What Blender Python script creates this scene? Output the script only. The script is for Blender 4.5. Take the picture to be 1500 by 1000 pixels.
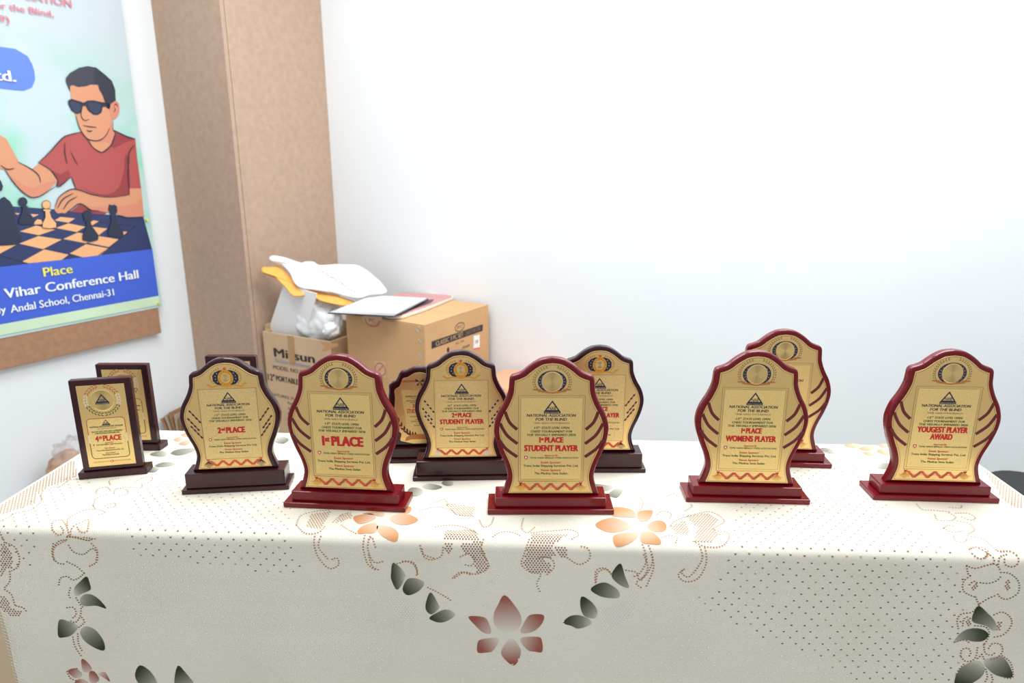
import bpy, bmesh, math, random
from mathutils import Vector, Matrix
from mathutils.geometry import tessellate_polygon

# ------------------------------------------------------------------ start
for o in list(bpy.data.objects):
    bpy.data.objects.remove(o)
scene = bpy.context.scene
COL = scene.collection
random.seed(7)

# ------------------------------------------------------------------ camera (24 mm lens, 15 degrees down)
F = 1000.0
PITCH = math.atan(0.267)
SP, CP = math.sin(PITCH), math.cos(PITCH)
H = 1.35
cd = bpy.data.cameras.new('camera')
cam = bpy.data.objects.new('camera', cd)
COL.objects.link(cam)
cam.location = (0, 0, H)
cam.rotation_euler = (math.pi / 2 - PITCH, 0, 0)
cd.sensor_width = 36.0
cd.lens = F / 1500 * 36
cd.clip_start = 0.02
cd.dof.use_dof = True
cd.dof.focus_distance = 1.20
cd.dof.aperture_fstop = 5.0
scene.camera = cam

# ------------------------------------------------------------------ world, lights, exposure
wd = bpy.data.worlds.new('room_light')
scene.world = wd
wd.use_nodes = True
bg = wd.node_tree.nodes['Background']
bg.inputs[0].default_value = (0.96, 0.985, 1.0, 1)
bg.inputs[1].default_value = 0.88

def area(name, loc, target, sx, sy, power, color=(1, 1, 1)):
    ld = bpy.data.lights.new(name, 'AREA')
    ld.shape = 'RECTANGLE'
    ld.size = sx
    ld.size_y = sy
    ld.energy = power
    ld.color = color
    o = bpy.data.objects.new(name, ld)
    COL.objects.link(o)
    o.location = loc
    d = Vector(target) - Vector(loc)
    o.rotation_euler = d.to_track_quat('-Z', 'Y').to_euler()
    return o

area('ceiling_panel_light', (1.0, 1.75, 2.95), (0.9, 1.95, 0), 1.6, 1.0, 58, (0.975, 0.99, 1.0))
area('ceiling_panel_light', (-0.75, 1.75, 2.95), (-0.75, 1.95, 0), 1.2, 1.0, 37, (0.975, 0.99, 1.0))

vs = scene.view_settings
scene.display_settings.display_device = 'sRGB'
vs.view_transform = 'Standard'
vs.look = 'None'
vs.exposure = 0.0
vs.gamma = 1.0
vs.use_curve_mapping = False

# ------------------------------------------------------------------ pixel -> place helpers
def ray(x, y):
    a = (x - 750) / F
    b = (500 - y) / F
    return Vector((a, CP + b * SP, -SP + b * CP))

EYE = Vector((0, 0, H))

def proj(P):
    d = P - EYE
    zc = d.y * CP - d.z * SP
    yc = d.y * SP + d.z * CP
    return 750 + F * d.x / zc, 500 - F * yc / zc

def on_z(x, y, z):
    r = ray(x, y)
    return EYE + r * ((z - H) / r.z)

def on_plane(x, y, n, d):
    r = ray(x, y)
    return EYE + r * ((d - n.dot(EYE)) / n.dot(r))

TH = math.radians(29.6)
U = Vector((math.sin(TH), math.cos(TH), 0))      # along the left wall, away from us
W = Vector((math.cos(TH), -math.sin(TH), 0))     # along the back wall, to the right
UP = Vector((0, 0, 1))
DB = 2.62                                        # back wall: U . p
P3 = on_plane(483, 200, U, DB)
P2 = on_plane(341.5, 200, W, W.dot(P3))
P1 = on_plane(245.5, 200, U, U.dot(P2))
WL = W.dot(P1)                                   # left wall: W . p
WP = W.dot(P2)                                   # pillar right face
UPF = U.dot(P2)                                  # pillar front face

def uw(u, w, z):
    return U * u + W * w + UP * z

# ------------------------------------------------------------------ materials
def lin(c):
    c = c / 255.0
    return c / 12.92 if c <= 0.04045 else ((c + 0.055) / 1.055) ** 2.4

def rgb(r, g, b):
    return (lin(r), lin(g), lin(b), 1.0)

MATS = {}

def mat(name, col, rough=0.5, metal=0.0, noise=0.0, nscale=50.0, bump=0.0, bscale=200.0, coat=0.0,
        spec=0.5, trans=0.0, alpha=1.0, emit=None, stretch=None):
    if name in MATS:
        return MATS[name]
    m = bpy.data.materials.new(name)
    m.use_nodes = True
    nt = m.node_tree
    b = nt.nodes['Principled BSDF']
    b.inputs['Base Color'].default_value = col
    b.inputs['Roughness'].default_value = rough
    b.inputs['Metallic'].default_value = metal
    b.inputs['Specular IOR Level'].default_value = spec
    b.inputs['Coat Weight'].default_value = coat
    b.inputs['Coat Roughness'].default_value = 0.08
    b.inputs['Transmission Weight'].default_value = trans
    b.inputs['Alpha'].default_value = alpha
    if noise or bump:
        tc = nt.nodes.new('ShaderNodeTexCoord')
        mp = nt.nodes.new('ShaderNodeMapping')
        nt.links.new(tc.outputs['Object'], mp.inputs[0])
        if stretch:
            mp.inputs['Scale'].default_value = stretch
    if noise:
        n = nt.nodes.new('ShaderNodeTexNoise')
        n.inputs['Scale'].default_value = nscale
        n.inputs['Detail'].default_value = 6
        nt.links.new(mp.outputs[0], n.inputs['Vector'])
        r = nt.nodes.new('ShaderNodeValToRGB')
        r.color_ramp.elements[0].position = 0.3
        r.color_ramp.elements[1].position = 0.7
        r.color_ramp.elements[0].color = tuple(max(0, c * (1 - noise)) for c in col[:3]) + (1,)
        r.color_ramp.elements[1].color = tuple(min(1, c * (1 + noise)) for c in col[:3]) + (1,)
        nt.links.new(n.outputs['Fac'], r.inputs[0])
        nt.links.new(r.outputs[0], b.inputs['Base Color'])
    if bump:
        n2 = nt.nodes.new('ShaderNodeTexNoise')
        n2.inputs['Scale'].default_value = bscale
        n2.inputs['Detail'].default_value = 3
        nt.links.new(mp.outputs[0], n2.inputs['Vector'])
        bp = nt.nodes.new('ShaderNodeBump')
        bp.inputs['Strength'].default_value = bump
        bp.inputs['Distance'].default_value = 0.002
        nt.links.new(n2.outputs['Fac'], bp.inputs['Height'])
        nt.links.new(bp.outputs[0], b.inputs['Normal'])
    MATS[name] = m
    return m

M_wall = mat('white_wall_paint', rgb(236, 242, 246), 0.85, noise=0.012, nscale=3, bump=0.05, bscale=60)
M_floor = mat('grey_floor', rgb(150, 146, 140), 0.35, noise=0.06, nscale=6)
M_felt = mat('brown_felt_board', rgb(184, 158, 138), 0.95, noise=0.07, nscale=38, bump=0.25, bscale=500, spec=0.1)
M_felt_dark = mat('brown_felt_pin_board', rgb(170, 132, 106), 0.95, noise=0.10, nscale=42, bump=0.25, bscale=500, spec=0.1)
M_red = mat('cherry_lacquer', rgb(112, 6, 22), 0.20, noise=0.10, nscale=14, coat=0.1, spec=0.4, stretch=(1, 6, 6))
M_dark = mat('dark_mahogany_lacquer', rgb(54, 17, 25), 0.20, noise=0.18, nscale=14, coat=0.1, spec=0.4, stretch=(1, 6, 6))
M_gold = mat('brushed_gold_plate', (0.87, 0.61, 0.255, 1), 0.34, 0.85, noise=0.03, nscale=8)
M_gold_edge = mat('bright_gold_rim', (0.95, 0.74, 0.36, 1), 0.25, 1.0)
M_disc = mat('spun_gold_disc', (0.80, 0.58, 0.25, 1), 0.28, 1.0)
nt_ = M_disc.node_tree
tg = nt_.nodes.new('ShaderNodeTangent'); tg.direction_type = 'RADIAL'; tg.axis = 'Y'
nt_.links.new(tg.outputs[0], nt_.nodes['Principled BSDF'].inputs['Tangent'])
nt_.nodes['Principled BSDF'].inputs['Anisotropic'].default_value = 0.85
M_groove = mat('engraved_line', rgb(104, 80, 44), 0.5, 0.2)

def sparkle_gold(name, col, amount, scale):
    m = mat(name, col, 0.45, 0.75)
    nt = m.node_tree
    b = nt.nodes['Principled BSDF']
    tc = nt.nodes.new('ShaderNodeTexCoord')
    n = nt.nodes.new('ShaderNodeTexNoise')
    n.inputs['Scale'].default_value = scale
    n.inputs['Detail'].default_value = 2
    nt.links.new(tc.outputs['Object'], n.inputs['Vector'])
    r = nt.nodes.new('ShaderNodeValToRGB')
    r.color_ramp.elements[0].position = 0.32
    r.color_ramp.elements[1].position = 0.72
    r.color_ramp.elements[0].color = tuple(c * (1 - amount) for c in col[:3]) + (1,)
    r.color_ramp.elements[1].color = tuple(min(1, c * (1 + amount)) for c in col[:3]) + (1,)
    nt.links.new(n.outputs['Fac'], r.inputs[0])
    nt.links.new(r.outputs[0], b.inputs['Base Color'])
    bp = nt.nodes.new('ShaderNodeBump')
    bp.inputs['Strength'].default_value = 0.5
    bp.inputs['Distance'].default_value = 0.0006
    nt.links.new(n.outputs['Fac'], bp.inputs['Height'])
    nt.links.new(bp.outputs[0], b.inputs['Normal'])
    return m

M_panel = sparkle_gold('sanded_gold_panel', (1.0, 0.67, 0.27, 1), 0.2, 900)
M_panel_rough = sparkle_gold('mottled_gold_panel', (0.92, 0.63, 0.275, 1), 0.24, 800)

K_navy = mat('navy_print', rgb(30, 32, 62), 0.5)
K_grey = mat('grey_print', rgb(110, 100, 84), 0.5)
K_green = mat('green_print', rgb(34, 84, 32), 0.5)
K_red = mat('red_print', rgb(200, 24, 30), 0.5)
K_maroon = mat('maroon_print', rgb(104, 16, 26), 0.45)
K_orange = mat('orange_print', rgb(222, 92, 52), 0.45)
K_rust = mat('rust_print', rgb(186, 84, 58), 0.45)
K_amber = mat('amber_print', rgb(224, 160, 58), 0.4, 0.3)
K_copper = mat('copper_print', rgb(196, 128, 70), 0.35, 0.5)
K_brown = mat('brown_print', rgb(94, 50, 34), 0.5)
K_white = mat('white_print', rgb(238, 226, 214), 0.5)
K_black = mat('black_print', rgb(32, 30, 32), 0.5)

# ------------------------------------------------------------------ mesh helpers
class MB:
    def __init__(self):
        self.v, self.f, self.m, self.mats, self.c = [], [], [], [], None

    def mi(self, m):
        if m not in self.mats:
            self.mats.append(m)
        return self.mats.index(m)

    def add(self, vs, fs, m):
        o = len(self.v)
        self.v += [tuple(x) for x in vs]
        i = self.mi(m)
        for f in fs:
            self.f.append(tuple(o + k for k in f))
            self.m.append(i)

    def quad(self, a, b, c, d, m):
        self.add([a, b, c, d], [(0, 1, 2, 3)], m)

    def poly(self, pts, m):
        n = len(pts)
        if n <= 4:
            self.add(pts, [tuple(range(n))], m)
        else:
            tris = tessellate_polygon([[Vector(p) for p in pts]])
            self.add(pts, [tuple(t) for t in tris], m)

    def box(self, c, s, m, rot=None):
        vs = []
        for dx in (-.5, .5):
            for dy in (-.5, .5):
                for dz in (-.5, .5):
                    p = Vector((dx * s[0], dy * s[1], dz * s[2]))
                    if rot is not None:
                        p = rot @ p
                    vs.append(p + Vector(c))
        self.add(vs, [(0, 1, 3, 2), (4, 6, 7, 5), (0, 4, 5, 1), (2, 3, 7, 6), (0, 2, 6, 4), (1, 5, 7, 3)], m)

    def obox(self, o, ex, ey, ez, m):
        vs = [o + ex * a + ey * b + ez * c for a in (0, 1) for b in (0, 1) for c in (0, 1)]
        self.add(vs, [(0, 1, 3, 2), (4, 6, 7, 5), (0, 4, 5, 1), (2, 3, 7, 6), (0, 2, 6, 4), (1, 5, 7, 3)], m)

    def tube(self, pts, r, m, n=8):
        rings = []
        for i, p in enumerate(pts):
            p = Vector(p)
            a = Vector(pts[max(0, i - 1)])
            b = Vector(pts[min(len(pts) - 1, i + 1)])
            d = (b - a).normalized()
            x = d.orthogonal().normalized()
            y = d.cross(x)
            rr = r[i] if isinstance(r, (list, tuple)) else r
            rings.append([p + (x * math.cos(6.2832 * k / n) + y * math.sin(6.2832 * k / n)) * rr for k in range(n)])
        vs = [q for g in rings for q in g]
        fs = []
        for i in range(len(rings) - 1):
            for k in range(n):
                fs.append((i * n + k, i * n + (k + 1) % n, (i + 1) * n + (k + 1) % n, (i + 1) * n + k))
        fs.append(tuple(range(n - 1, -1, -1)))
        fs.append(tuple((len(rings) - 1) * n + k for k in range(n)))
        self.add(vs, fs, m)

    def build(self, name, parent=None, smooth=False, bevel=0.0, fix=True):
        me = bpy.data.meshes.new(name)
        me.from_pydata(self.v, [], self.f)
        for m in self.mats:
            me.materials.append(m)
        me.polygons.foreach_set('material_index', self.m)
        if smooth:
            me.polygons.foreach_set('use_smooth', [True] * len(me.polygons))
        if fix:
            bm = bmesh.new()
            bm.from_mesh(me)
            bmesh.ops.recalc_face_normals(bm, faces=bm.faces)
            bm.to_mesh(me)
            bm.free()
        me.update()
        o = bpy.data.objects.new(name, me)
        COL.objects.link(o)
        if parent:
            o.parent = parent
        if bevel:
            b = o.modifiers.new('bevel', 'BEVEL')
            b.width = bevel
            b.segments = 2
            b.limit_method = 'ANGLE'
        return o

def tag(o, label=None, cat=None, group=None, kind=None):
    if label:
        o['label'] = label
    if cat:
        o['category'] = cat
    if group:
        o['group'] = group
    if kind:
        o['kind'] = kind
    return o

def empty(name, loc=(0, 0, 0), rz=0.0):
    o = bpy.data.objects.new(name, None)
    o.empty_display_size = 0.05
    COL.objects.link(o)
    o.location = loc
    o.rotation_euler = (0, 0, rz)
    return o

def crom(pts, closed=True, n=5):
    out = []
    N = len(pts)
    rng = range(N) if closed else range(N - 1)
    for i in rng:
        if closed:
            p0, p1, p2, p3 = pts[i - 1], pts[i], pts[(i + 1) % N], pts[(i + 2) % N]
        else:
            p0, p1, p2, p3 = pts[max(0, i - 1)], pts[i], pts[i + 1], pts[min(N - 1, i + 2)]
        for k in range(n):
            t = k / n
            out.append(tuple(0.5 * (2 * p1[a] + (p2[a] - p0[a]) * t + (2 * p0[a] - 5 * p1[a] + 4 * p2[a] - p3[a]) * t * t
                                    + (3 * p1[a] - p0[a] - 3 * p2[a] + p3[a]) * t ** 3) for a in (0, 1)))
    if not closed:
        out.append(tuple(pts[-1]))
    return out

def offset_poly(pts, d):
    """move a counter-clockwise outline inwards by d"""
    out = []
    N = len(pts)
    for i in range(N):
        a, p, b = Vector(pts[i - 1]), Vector(pts[i]), Vector(pts[(i + 1) % N])
        e1, e2 = (p - a), (b - p)
        if e1.length < 1e-9 or e2.length < 1e-9:
            out.append(tuple(p))
            continue
        n1 = Vector((-e1.y, e1.x)).normalized()
        n2 = Vector((-e2.y, e2.x)).normalized()
        n = n1 + n2
        n = n / max(0.5, n.dot(n1))
        out.append((p.x + n.x * d, p.y + n.y * d))
    return out

def stroke2(pts, w, taper=False):
    """polyline -> list of quads in 2D"""
    L, R = [], []
    N = len(pts)
    for i, p in enumerate(pts):
        a = Vector(pts[max(0, i - 1)])
        b = Vector(pts[min(N - 1, i + 1)])
        d = (b - a)
        if d.length < 1e-9:
            d = Vector((1, 0))
        d.normalize()
        n = Vector((-d.y, d.x))
        ww = w * (0.25 + 0.75 * math.sin(math.pi * (0.05 + 0.9 * i / max(1, N - 1)))) if taper else w
        L.append((p[0] + n.x * ww / 2, p[1] + n.y * ww / 2))
        R.append((p[0] - n.x * ww / 2, p[1] - n.y * ww / 2))
    return [(L[i], R[i], R[i + 1], L[i + 1]) for i in range(N - 1)]

def circle2(cx, cy, rx, ry=None, n=24):
    ry = rx if ry is None else ry
    return [(cx + rx * math.cos(6.28318 * k / n), cy + ry * math.sin(6.28318 * k / n)) for k in range(n)]

# lettering -----------------------------------------------------------------
TXT = {}

def glyphs(body, bold=0.0, shear=0.0, space=1.0, res=3):
    key = (body, bold, shear, space, res)
    if key in TXT:
        return TXT[key]
    cu = bpy.data.curves.new('lettering_curve', 'FONT')
    cu.body = body
    cu.size = 1.0
    cu.offset = bold
    cu.shear = shear
    cu.space_character = space
    cu.resolution_u = res
    ob = bpy.data.objects.new('lettering_curve', cu)
    COL.objects.link(ob)
    dg = bpy.context.evaluated_depsgraph_get()
    me = bpy.data.meshes.new_from_object(ob.evaluated_get(dg))
    vs = [(v.co.x, v.co.y) for v in me.vertices]
    fs = [tuple(p.vertices) for p in me.polygons]
    bpy.data.objects.remove(ob)
    bpy.data.curves.remove(cu)
    bpy.data.meshes.remove(me)
    x0 = min(v[0] for v in vs)
    x1 = max(v[0] for v in vs)
    vs = [(v[0] - x0, v[1]) for v in vs]
    TXT[key] = (vs, fs, x1 - x0)
    return TXT[key]

CAPS = {}

def cap_height(bold):
    if bold not in CAPS:
        v, _, _ = glyphs('H', bold)
        CAPS[bold] = max(p[1] for p in v) - min(0, min(p[1] for p in v))
    return CAPS[bold]

class Print:
    """flat print in a 2D system, mapped by fn(x, y, lift) to 3D"""
    def __init__(self, fn, step=0.00012):
        self.mb, self.fn, self.step = MB(), fn, step

    def poly(self, pts, m, lay=1):
        self.mb.poly([self.fn(p[0], p[1], lay * self.step) for p in pts], m)

    def stroke(self, pts, w, m, lay=1, taper=False):
        for q in stroke2(pts, w, taper):
            self.mb.add([self.fn(p[0], p[1], lay * self.step) for p in q], [(0, 1, 2, 3)], m)

    def text(self, body, xc, yb, width, cap, m, lay=2, bold=0.0, shear=0.0, align='C', space=1.0, res=3):
        vs, fs, w = glyphs(body, 0.0, shear, space, res)
        sy = cap / cap_height(0.0)
        sx = width / (w + 2 * bold)
        ox = {'C': xc - width / 2, 'L': xc, 'R': xc - width}[align]
        for k, dx in enumerate((0, bold, 2 * bold) if bold else (0,)):     # heavier strokes: stacked copies
            self.mb.add([self.fn(ox + (x + dx) * sx, yb + y * sy, (lay + 0.08 * k) * self.step) for x, y in vs], fs, m)

    def title(self, segs, xc, yb, width, cap, m, lay=2, bold=0.035):
        """segs: list of (text, is_superscript)"""
        x = 0
        parts = []
        for t, sup in segs:
            vs, fs, w = glyphs(t, 0.012, 0, 1.02, 3)
            k = 0.55 if sup else 1.0
            dy = 0.45 * cap_height(0.0) if sup else 0
            nb = bold * k
            for q, (ddx, ddy) in enumerate(((0, 0), (0.67, 0.03), (1.33, 0.0), (2, 0.03), (0, 0.03), (2, 0.0))):
                parts.append(([(x + a * k + ddx * nb, dy + b * k + ddy * k) for a, b in vs], fs, q))
            x += w * k + 2 * nb + (0.12 if sup else 0.035)
        x -= 0.035
        sx = width / x
        sy = cap / (cap_height(0.0) + 0.03)
        for vs, fs, q in parts:
            self.mb.add([self.fn(xc - width / 2 + a * sx, yb + b * sy, (lay + 0.08 * q) * self.step) for a, b in vs], fs, m)

    def build(self, name, parent):
        return self.mb.build(name, parent, fix=False)

# ------------------------------------------------------------------ the room
def wall(name, mb):
    o = mb.build(name)
    tag(o, kind='structure')
    return o

m = MB(); m.obox(uw(-4.5, WL - 0.12, 0), U * (DB + 4.62), W * 0.12, UP * 3.0, M_wall); wall('wall_left', m)
m = MB(); m.obox(uw(DB, WL, 0), U * 0.12, W * 8.0, UP * 3.0, M_wall); wall('wall_back', m)
m = MB(); m.obox(uw(-4.5, WL - 0.12, -0.05), U * (DB + 4.74), W * 8.12, UP * 0.05, M_floor); wall('floor', m)

# pillar in the corner, clad with felt panels
pil = MB()
pil.obox(uw(UPF + 0.02, WL, 0), U * (DB - UPF - 0.02), W * (WP - WL - 0.02), UP * 3.0, M_wall)
po = pil.build('pillar')
tag(po, kind='structure')
pp = MB(); pp.obox(uw(UPF, WL, 0), U * 0.0195, W * (WP - WL), UP * 3.0, M_felt)
pp.build('cladding_panel', po, bevel=0.002)
pp = MB(); pp.obox(uw(UPF + 0.0225, WP - 0.0195, 0), U * (DB - UPF - 0.0225), W * 0.0185, UP * 3.0, M_felt)
pp.build('cladding_panel', po, bevel=0.002)

# ------------------------------------------------------------------ pin board and poster on the left wall
BT = 0.035
WB = WL + BT                                      # front of the pin board
def pl(x, y):
    p = on_plane(x, y, W, WB)
    return U.dot(p), p.z
ub, zb0 = pl(236.5, 487.5)
ub2, _ = pl(232.5, 453)
u_right = (ub + ub2) / 2
mb = MB()
mb.obox(uw(u_right - 2.0, WL + 0.0005, zb0), U * 2.0, W * (BT - 0.0005), UP * 2.1, M_felt_dark)
pin = mb.build('pin_board', bevel=0.003)
tag(pin, 'brown felt pin board hung on the left wall behind the chess poster', 'pin board')

WS = WB + 0.003
def ps(x, y):
    p = on_plane(x, y, W, WS)
    return U.dot(p), p.z
poster = empty('poster', uw(u_right, WB, zb0))
tag(poster, 'large chess tournament poster of a man in sunglasses, on the brown board', 'poster')
PINV = poster.location.copy()
def pfn(u, z, lift):
    return uw(u, WS + lift, z) - PINV

ur = ps(184.5, 0)[0]
ur2 = ps(231.5, 451.5)[0]
u_edge = (ur + ur2) / 2
zbot = (ps(0, 494.5)[1] + ps(231, 451.5)[1]) / 2
M_sheet = mat('poster_vinyl', rgb(226, 241, 248), 0.35)
nt = M_sheet.node_tree
bs = nt.nodes['Principled BSDF']
tc = nt.nodes.new('ShaderNodeTexCoord')
sep = nt.nodes.new('ShaderNodeSeparateXYZ')
nt.links.new(tc.outputs['Object'], sep.inputs[0])
nz = nt.nodes.new('ShaderNodeTexNoise'); nz.inputs['Scale'].default_value = 4.5; nz.inputs['Detail'].default_value = 2
nt.links.new(tc.outputs['Object'], nz.inputs['Vector'])
rmp = nt.nodes.new('ShaderNodeValToRGB')
rmp.color_ramp.elements[0].position = 0.42; rmp.color_ramp.elements[0].color = rgb(194, 214, 219)
rmp.color_ramp.elements[1].position = 0.66; rmp.color_ramp.elements[1].color = rgb(150, 214, 190)
nt.links.new(nz.outputs['Fac'], rmp.inputs[0])
mr = nt.nodes.new('ShaderNodeMapRange')
mr.inputs['From Min'].default_value = 0.95; mr.inputs['From Max'].default_value = 1.30
nt.links.new(sep.outputs['Z'], mr.inputs['Value'])
mx = nt.nodes.new('ShaderNodeMix'); mx.data_type = 'RGBA'
nt.links.new(mr.outputs[0], mx.inputs['Factor'])
nt.links.new(rmp.outputs[0], mx.inputs[6])
mx.inputs[7].default_value = rgb(196, 207, 214)
nt.links.new(mx.outputs[2], bs.inputs['Base Color'])

sh = MB()
# vinyl sheet with a faint wave along its lower hem
NU, NZ = 24, 16
u0, z1 = u_edge - 1.75, zb0 + 2.05
vs_, fs_ = [], []
for j in range(NZ + 1):
    for i in range(NU + 1):
        uu = u0 + (u_edge - u0) * i / NU
        zz = zbot + (z1 - zbot) * j / NZ
        vs_.append(uw(uu, WS - 0.0006, zz) - PINV)
for j in range(NZ):
    for i in range(NU):
        a = j * (NU + 1) + i
        fs_.append((a, a + 1, a + NU + 2, a + NU + 1))
sh.add(vs_, fs_, M_sheet)
sheet = sh.build('sheet', poster)
so = sheet.modifiers.new('thickness', 'SOLIDIFY'); so.thickness = 0.0015; so.offset = -1

C_skin = mat('poster_skin', rgb(214, 150, 114), 0.4)
C_skin2 = mat('poster_skin_tone', rgb(212, 138, 112), 0.4)
C_hair = mat('poster_hair', rgb(58, 56, 72), 0.4)
C_hair2 = mat('poster_hair_tone', rgb(44, 46, 62), 0.4)
C_line = mat('poster_line', rgb(40, 44, 62), 0.4)
C_shirt = mat('poster_shirt', rgb(178, 82, 80), 0.4)
C_shirt2 = mat('poster_shirt_tone', rgb(150, 60, 66), 0.4)
C_navy = mat('poster_navy', rgb(44, 56, 100), 0.4)
C_piece = mat('poster_piece', rgb(38, 46, 70), 0.4)
C_tan = mat('poster_tan', rgb(238, 178, 126), 0.4)
C_glass = mat('poster_sunglasses', rgb(34, 38, 62), 0.4)
C_lens = mat('poster_lens', rgb(50, 58, 84), 0.4)
C_blue = mat('poster_blue', rgb(66, 100, 212), 0.4)
C_bubble = mat('poster_bubble', rgb(96, 132, 222), 0.4)
C_yel = mat('poster_yellow', rgb(238, 232, 92), 0.4)
C_wht = mat('poster_white', rgb(240, 247, 250), 0.4)
C_pink = mat('poster_pink', rgb(214, 118, 134), 0.4)
C_pale = mat('poster_pale_green', rgb(206, 232, 200), 0.4, noise=0.08, nscale=5)
C_lips = mat('poster_lips', rgb(170, 110, 108), 0.4)

def G(x, y): return (x / 6.25, 80 + y / 6.25)
def HH(x, y): return (x / 5.882, 230 + y / 5.882)
PR = {}
def pr(name):
    if name not in PR:
        PR[name] = Print(pfn, 0.0005)
    return PR[name]
def pp_(name, pts, m_, lay, smooth=False):
    q = [ps(*p) for p in pts]
    q = [(min(a, u_edge - 0.002), b) for a, b in q]
    if smooth:
        q = crom(q, True, 4)
    pr(name).poly(q, m_, lay)
def pstroke(name, pts, wpx, m_, lay, taper=True):
    q = crom([ps(*p) for p in pts], False, 4)
    pr(name).stroke(q, wpx * 0.0031, m_, lay, taper)

def gs(*l): return [G(*p) for p in l]
def hs(*l): return [HH(*p) for p in l]
# bottom band
zt = (ps(0, 389)[1] + ps(217, 367)[1]) / 2
zb_ = (ps(0, 473.6)[1] + ps(226, 435.4)[1]) / 2
pr('print_band').poly([(u0, zb_), (u_edge - 0.012, zb_), (u_edge - 0.012, zt), (u0, zt)], C_blue, 4)
pr('print_band').poly([(u0, zbot + 0.012), (u_edge - 0.012, zbot + 0.012), (u_edge - 0.012, zb_), (u0, zb_)], C_pale, 4)
# chess board
ztop = ps(60, 303)[1]
pr('print_chessboard').poly([(u0, zt), (u_edge - 0.012, zt), ps(*HH(1235, 515)), ps(*HH(850, 490)), ps(*HH(480, 450)), ps(*HH(120, 425)), (u0, ps(0, 302)[1])], C_navy, 1)
for q in [((170, 640), (310, 590), (475, 625), (335, 672)), ((165, 745), (330, 680), (530, 710), (370, 792)),
          ((190, 900), (380, 795), (590, 840), (530, 885), (245, 915)), ((480, 610), (590, 570), (735, 600), (660, 645)),
          ((545, 705), (668, 650), (845, 680), (740, 742)), ((755, 738), (850, 680), (1020, 708), (940, 775)),
          ((600, 830), (740, 750), (930, 785), (860, 850), (720, 865)), ((470, 545), (520, 515), (645, 528), (590, 565)),
          ((755, 578), (800, 545), (850, 552), (795, 587)), ((790, 600), (925, 615), (850, 672), (800, 650)),
          ((275, 580), (320, 535), (355, 540), (370, 578)), ((262, 490), (335, 495), (285, 517)),
          ((125, 480), (170, 485), (150, 497)), ((-120, 800), (0, 765), (140, 755), (0, 830)), ((1060, 640), (1095, 645), (1065, 672)),
          ((-260, 900), (-60, 850), (-20, 845), (-200, 930))]:
    pp_('print_chessboard', hs(*q), C_tan, 2)
pstroke('print_chessboard', hs((830, 862), (1000, 730), (1165, 597)), 1.4, C_line, 2, False)
pstroke('print_chessboard', hs((1165, 597), (1020, 580), (850, 560)), 1.0, C_line, 2, False)
pstroke('print_chessboard', hs((0, 850), (200, 905), (240, 915)), 1.2, C_line, 2, False)
# man: torso, arms, head
pp_('print_man', gs((345, 990), (450, 890), (560, 770), (620, 735), (745, 705), (800, 770), (930, 895), (1040, 690), (1150, 745), (1238, 770))
    + hs((1180, 0), (1215, 270), (1110, 275), (1110, 335), (950, 350), (800, 320), (650, 280), (610, 170), (510, 252), (480, 245), (495, 205), (430, 110), (330, 50)), C_shirt, 2)
pp_('print_man', hs((700, 250), (800, 305), (930, 320), (1020, 260), (1065, 120), (1075, 0), (1100, 0), (1110, 330), (950, 348), (800, 315)), C_shirt2, 3, True)
pp_('print_man', hs((480, 240), (500, 200), (440, 110), (520, 150), (590, 110), (605, 168), (510, 250)), C_shirt2, 3)
pp_('print_man', gs((1040, 695), (1150, 750), (1225, 775), (1130, 810), (1040, 860), (1010, 830)), C_shirt2, 3)
pp_('print_man', gs((640, 285), (900, 275), (960, 430), (1000, 500), (1020, 590), (1030, 690), (1050, 720), (1010, 830), (930, 893), (850, 850), (820, 790), (770, 745), (720, 660), (690, 560), (650, 410)), C_skin, 4)
pp_('print_man', gs((1020, 590), (1030, 690), (1050, 720), (1010, 830), (985, 800), (880, 800), (830, 790), (900, 785), (960, 745), (1000, 670)), C_skin2, 5)
pp_('print_man', gs((1010, 450), (1050, 420), (1085, 450), (1090, 520), (1060, 580), (1020, 590), (1000, 520)), C_skin2, 5, True)
pp_('print_man', gs((600, 250), (600, 215), (635, 170), (720, 120), (800, 105), (880, 120), (960, 185), (1020, 240), (1050, 320), (1055, 420), (1010, 450), (1000, 500), (980, 490), (975, 440), (955, 430), (935, 370), (905, 320), (893, 275), (840, 270), (780, 290), (710, 297), (660, 275), (637, 290), (637, 340), (620, 300)), C_hair, 6)
pp_('print_man', gs((860, 112), (960, 185), (1020, 240), (1050, 320), (1055, 420), (1010, 450), (1000, 500), (980, 490), (975, 440), (955, 430), (935, 370), (905, 320), (893, 275), (858, 272)), C_hair2, 7)
pp_('print_man', gs((620, 420), (650, 405), (720, 425), (760, 440), (800, 420), (850, 418), (930, 435), (990, 440), (1005, 480), (985, 495), (960, 475), (935, 480), (925, 530), (890, 553), (850, 550), (800, 510), (780, 470), (755, 470), (740, 530), (700, 545), (650, 510), (620, 450)), C_glass, 7)
pp_('print_man', gs((640, 430), (700, 440), (735, 470), (725, 520), (695, 530), (655, 500)), C_lens, 8, True)
pp_('print_man', gs((800, 450), (860, 440), (915, 460), (905, 520), (875, 540), (830, 515)), C_lens, 8, True)
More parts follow.
